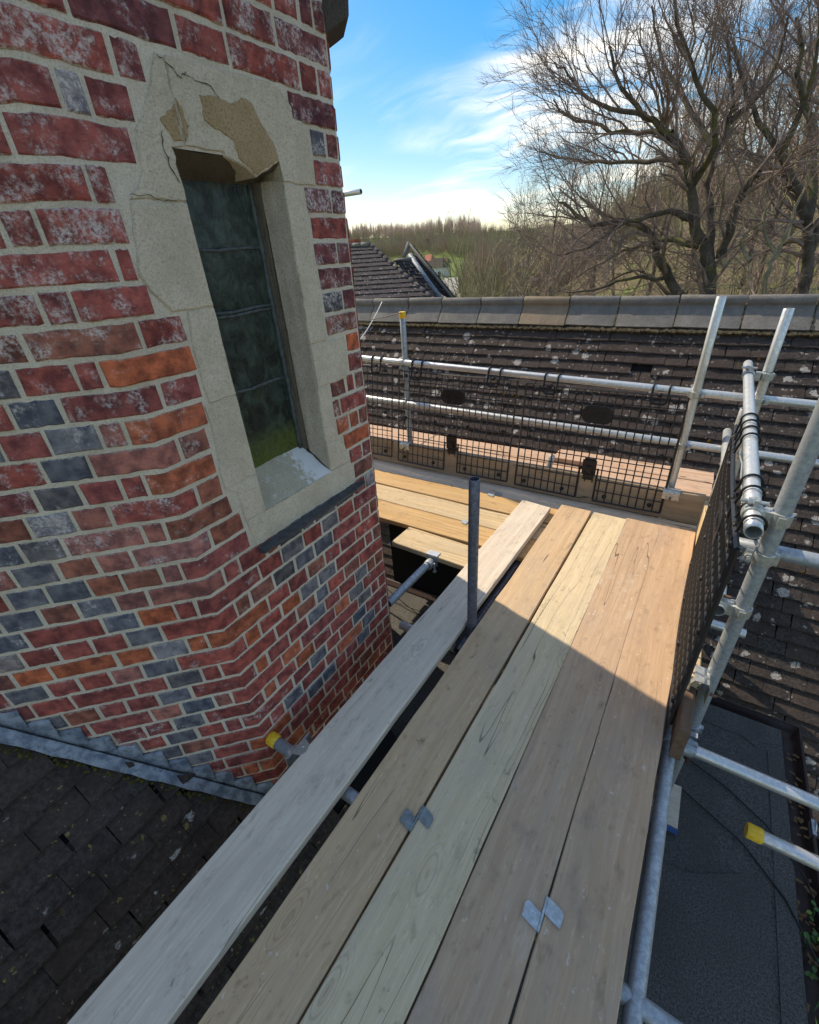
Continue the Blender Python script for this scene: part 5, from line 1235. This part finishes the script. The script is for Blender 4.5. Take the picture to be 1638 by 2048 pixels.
# ------------------------------------------------------------------ neighbouring roofs
def far_roof(name, label, corners, mat, rows, cols, parent=None):
    """tiled slope between four corners (top left, top right, bottom right, bottom left): stepped courses"""
    a_, b_, c_, d_ = map(np.array, corners); n = np.cross(b_ - a_, d_ - a_); n /= np.linalg.norm(n)
    if n[1] > 0: n = -n
    mb = MB()
    for i in range(rows):
        u0, u1 = i / rows, (i + 1.25) / rows
        l0, r0 = a_ + (d_ - a_) * u0, b_ + (c_ - b_) * u0; l1, r1 = a_ + (d_ - a_) * u1, b_ + (c_ - b_) * u1; w = np.linalg.norm(r1 - l1); nt_ = max(1, int(cols * w / max(np.linalg.norm(c_ - d_), np.linalg.norm(b_ - a_))))
        for j in range(nt_):
            f0, f1 = (j + (.5 if i % 2 else 0)) / nt_, (j + .95 + (.5 if i % 2 else 0)) / nt_; f1 = min(f1, 1)
            if f0 >= 1: continue
            jt = R2.uniform(-.006, .012); t = .028
            V = [l0 + (r0 - l0) * f0, l0 + (r0 - l0) * f1, l1 + (r1 - l1) * f1 + n * (t + jt), l1 + (r1 - l1) * f0 + n * (t + jt), l1 + (r1 - l1) * f1, l1 + (r1 - l1) * f0]
            mb.add(V, [(3, 2, 1, 0), (3, 5, 4, 2), (0, 5, 3), (1, 2, 4)])
    return mb.obj(name, mat, parent, kind='stuff')
D1 = 11.5
nr = thing('neighbouring_roof', 'dark slate roof with pale ridge top rising behind the main ridge', 'roof', (at(800, 640, D1)[0], D1, GZ))
tl, tr, br, bl = at(600, 498, D1 + 1.6), at(741, 490, D1 + 1.6), at(915, 640, D1 - .4), at(600, 650, D1 - .4)
far_roof('slate_courses', None, (tl, tr, br, bl), TILE_F, 17, 44, nr)
MB().add([tuple(tr), tuple(br), (br[0] * 1.36, br[1] * 1.36, br[2] - .8), (tr[0] * 1.3, tr[1] * 1.3, tr[2] - .5)], [(0, 1, 2, 3)]).obj('hip_slope', TILE_F, nr)
MB().add([tuple(p + np.array([0, .05, -.03])) for p in (tl, tr, br, bl)], [(0, 1, 2, 3)]).obj('underlay', DARK, nr)
mb = MB()
for i in range(16): mb.rod([tr + (br - tr) * i / 16, tr + (br - tr) * (i + .96) / 16], .06, 6)
mb.obj('hip_tiles', TILE_F, nr, True)
mb = MB()
for i in range(9): mb.rod([tl + (tr - tl) * i / 9 + np.array([0, 0, .02]), tl + (tr - tl) * (i + .96) / 9 + np.array([0, 0, .02])], .075, 6)
mb.obj('ridge_tiles', RIDGE, nr, True)
RED = plain('terracotta', (.36, .12, .075), .8, .2, .2, 8)
c = at(708, 483, D1 + 1.9); MB().box((c[0] - .13, c[1] - .15, c[2] - .4), (c[0] + .12, c[1] + .15, c[2] + .06)).box((c[0] - .155, c[1] - .17, c[2] + .0), (c[0] + .145, c[1] + .17, c[2] + .035)).obj('vent_block', RED, nr)
# coped gable behind it
D2 = 15.0
gb = thing('gable_roof', 'steep slate gable with pale coping and blue lead valley behind the slate roof', 'roof', (at(830, 640, D2)[0], D2, GZ))
ap, lb_, rb_ = at(820, 488, D2), at(806, 522, D2 - .6), at(905, 618, D2 - .2)
far_roof('slate_courses', None, (ap, ap + np.array([.02, .1, 0]), rb_ + np.array([.35, .2, 0]), at(838, 560, D2 - .4)), TILE_F, 22, 9, gb)
MB().rod([at(819, 510, D2 - .7), at(853, 560, D2 - .9), at(893, 612, D2 - 1.1)], .085, 6).obj('lead_valley', LEAD, gb, True)
MB().rod([ap + np.array([0, -.1, .03]), lb_ + np.array([-.02, 0, 0])], .07, 5).rod([ap + np.array([0, -.1, .03]), rb_ + np.array([.3, 0, .05])], .055, 5).obj('coping', RIDGE, gb, True)
far_roof('lower_slate_courses', None, (at(790, 522, D2 - .8), at(821, 519, D2 - .8), at(895, 620, D2 - 1.4), at(820, 620, D2 - 1.4)), TILE_F, 14, 6, gb)
MB().rod([at(788, 521, D2 - .8), at(823, 518, D2 - .8)], .06, 6).obj('ridge_tiles', RIDGE, gb, True)
# small houses beyond the lawn
WHT = plain('white_render', (.66, .64, .60), .9, .1, .1, 2); RROOF = plain('red_roof', (.42, .17, .12), .9, .1, .2, 2); GLS = plain('dark_window', (.02, .025, .03), .2, .5)
def house(label, px, py, d, w, h, rh, wallm, roofm, nw):
    q = at(px, py, d); x, y, z = q; t0 = thing('far_house', label, 'house', (x, y, z - h), 'houses beyond the lawn'); g = ground_z(x, y)
    MB().box((x - w / 2, y, min(z - h, g)), (x + w / 2, y + 5, z)).obj('wall', wallm, t0)
    MB().add([(x - w / 2 - .3, y - .3, z), (x + w / 2 + .3, y - .3, z), (x + w / 2 + .3, y + 5.3, z), (x - w / 2 - .3, y + 5.3, z), (x - w / 2 + .8, y + 2.5, z + rh), (x + w / 2 - .8, y + 2.5, z + rh)], [(0, 1, 5, 4), (2, 3, 4, 5), (1, 2, 5), (3, 0, 4)]).obj('roof', roofm, t0)
    for i in range(nw): a_ = x - w / 2 + w * (i + .5) / nw; MB().box((a_ - .5, y - .04, z - h * .7), (a_ + .5, y - .01, z - h * .25)).obj('window', GLS, t0)
house('small white house beyond the lawn below the far wood', 868, 536, 135, 5.5, 4.2, .0 + 2.6, WHT, plain('grey_roof', (.09, .075, .065), .9, .1, .2, 2), 3)
house('pink walled house with red roof on the far slope', 853, 522, 190, 4.2, 2.6, 2.4, plain('pink_render', (.55, .30, .25), .9, .1, .1, 2), RROOF, 2)
house('buff cottage partly hidden by the olive shrubs', 884, 528, 200, 5, 3, 2.4, plain('buff_render', (.45, .34, .24), .9, .1, .1, 2), plain('brown_roof', (.14, .09, .06), .9, .1, .2, 2), 2)

# labels that single out each tree and shrub of a row by its place
ORD = ('leftmost', 'second from the left', 'third from the left', 'fourth from the left', 'fifth from the left', 'sixth from the left', 'seventh from the left', 'eighth from the left', 'ninth from the left', 'tenth from the left', 'eleventh from the left')
byl = {}
for o in COL.objects:
    if o.parent is None and o.get('category') in ('tree', 'shrub') and o.name.startswith('bare_'): byl.setdefault(o['label'], []).append(o)
for lb, oo in byl.items():
    oo.sort(key=lambda o: proj(o.location)[0])
    if len(oo) > 1:
        for i, o in enumerate(oo): o['label'] = lb + ', ' + ORD[min(i, 10)]
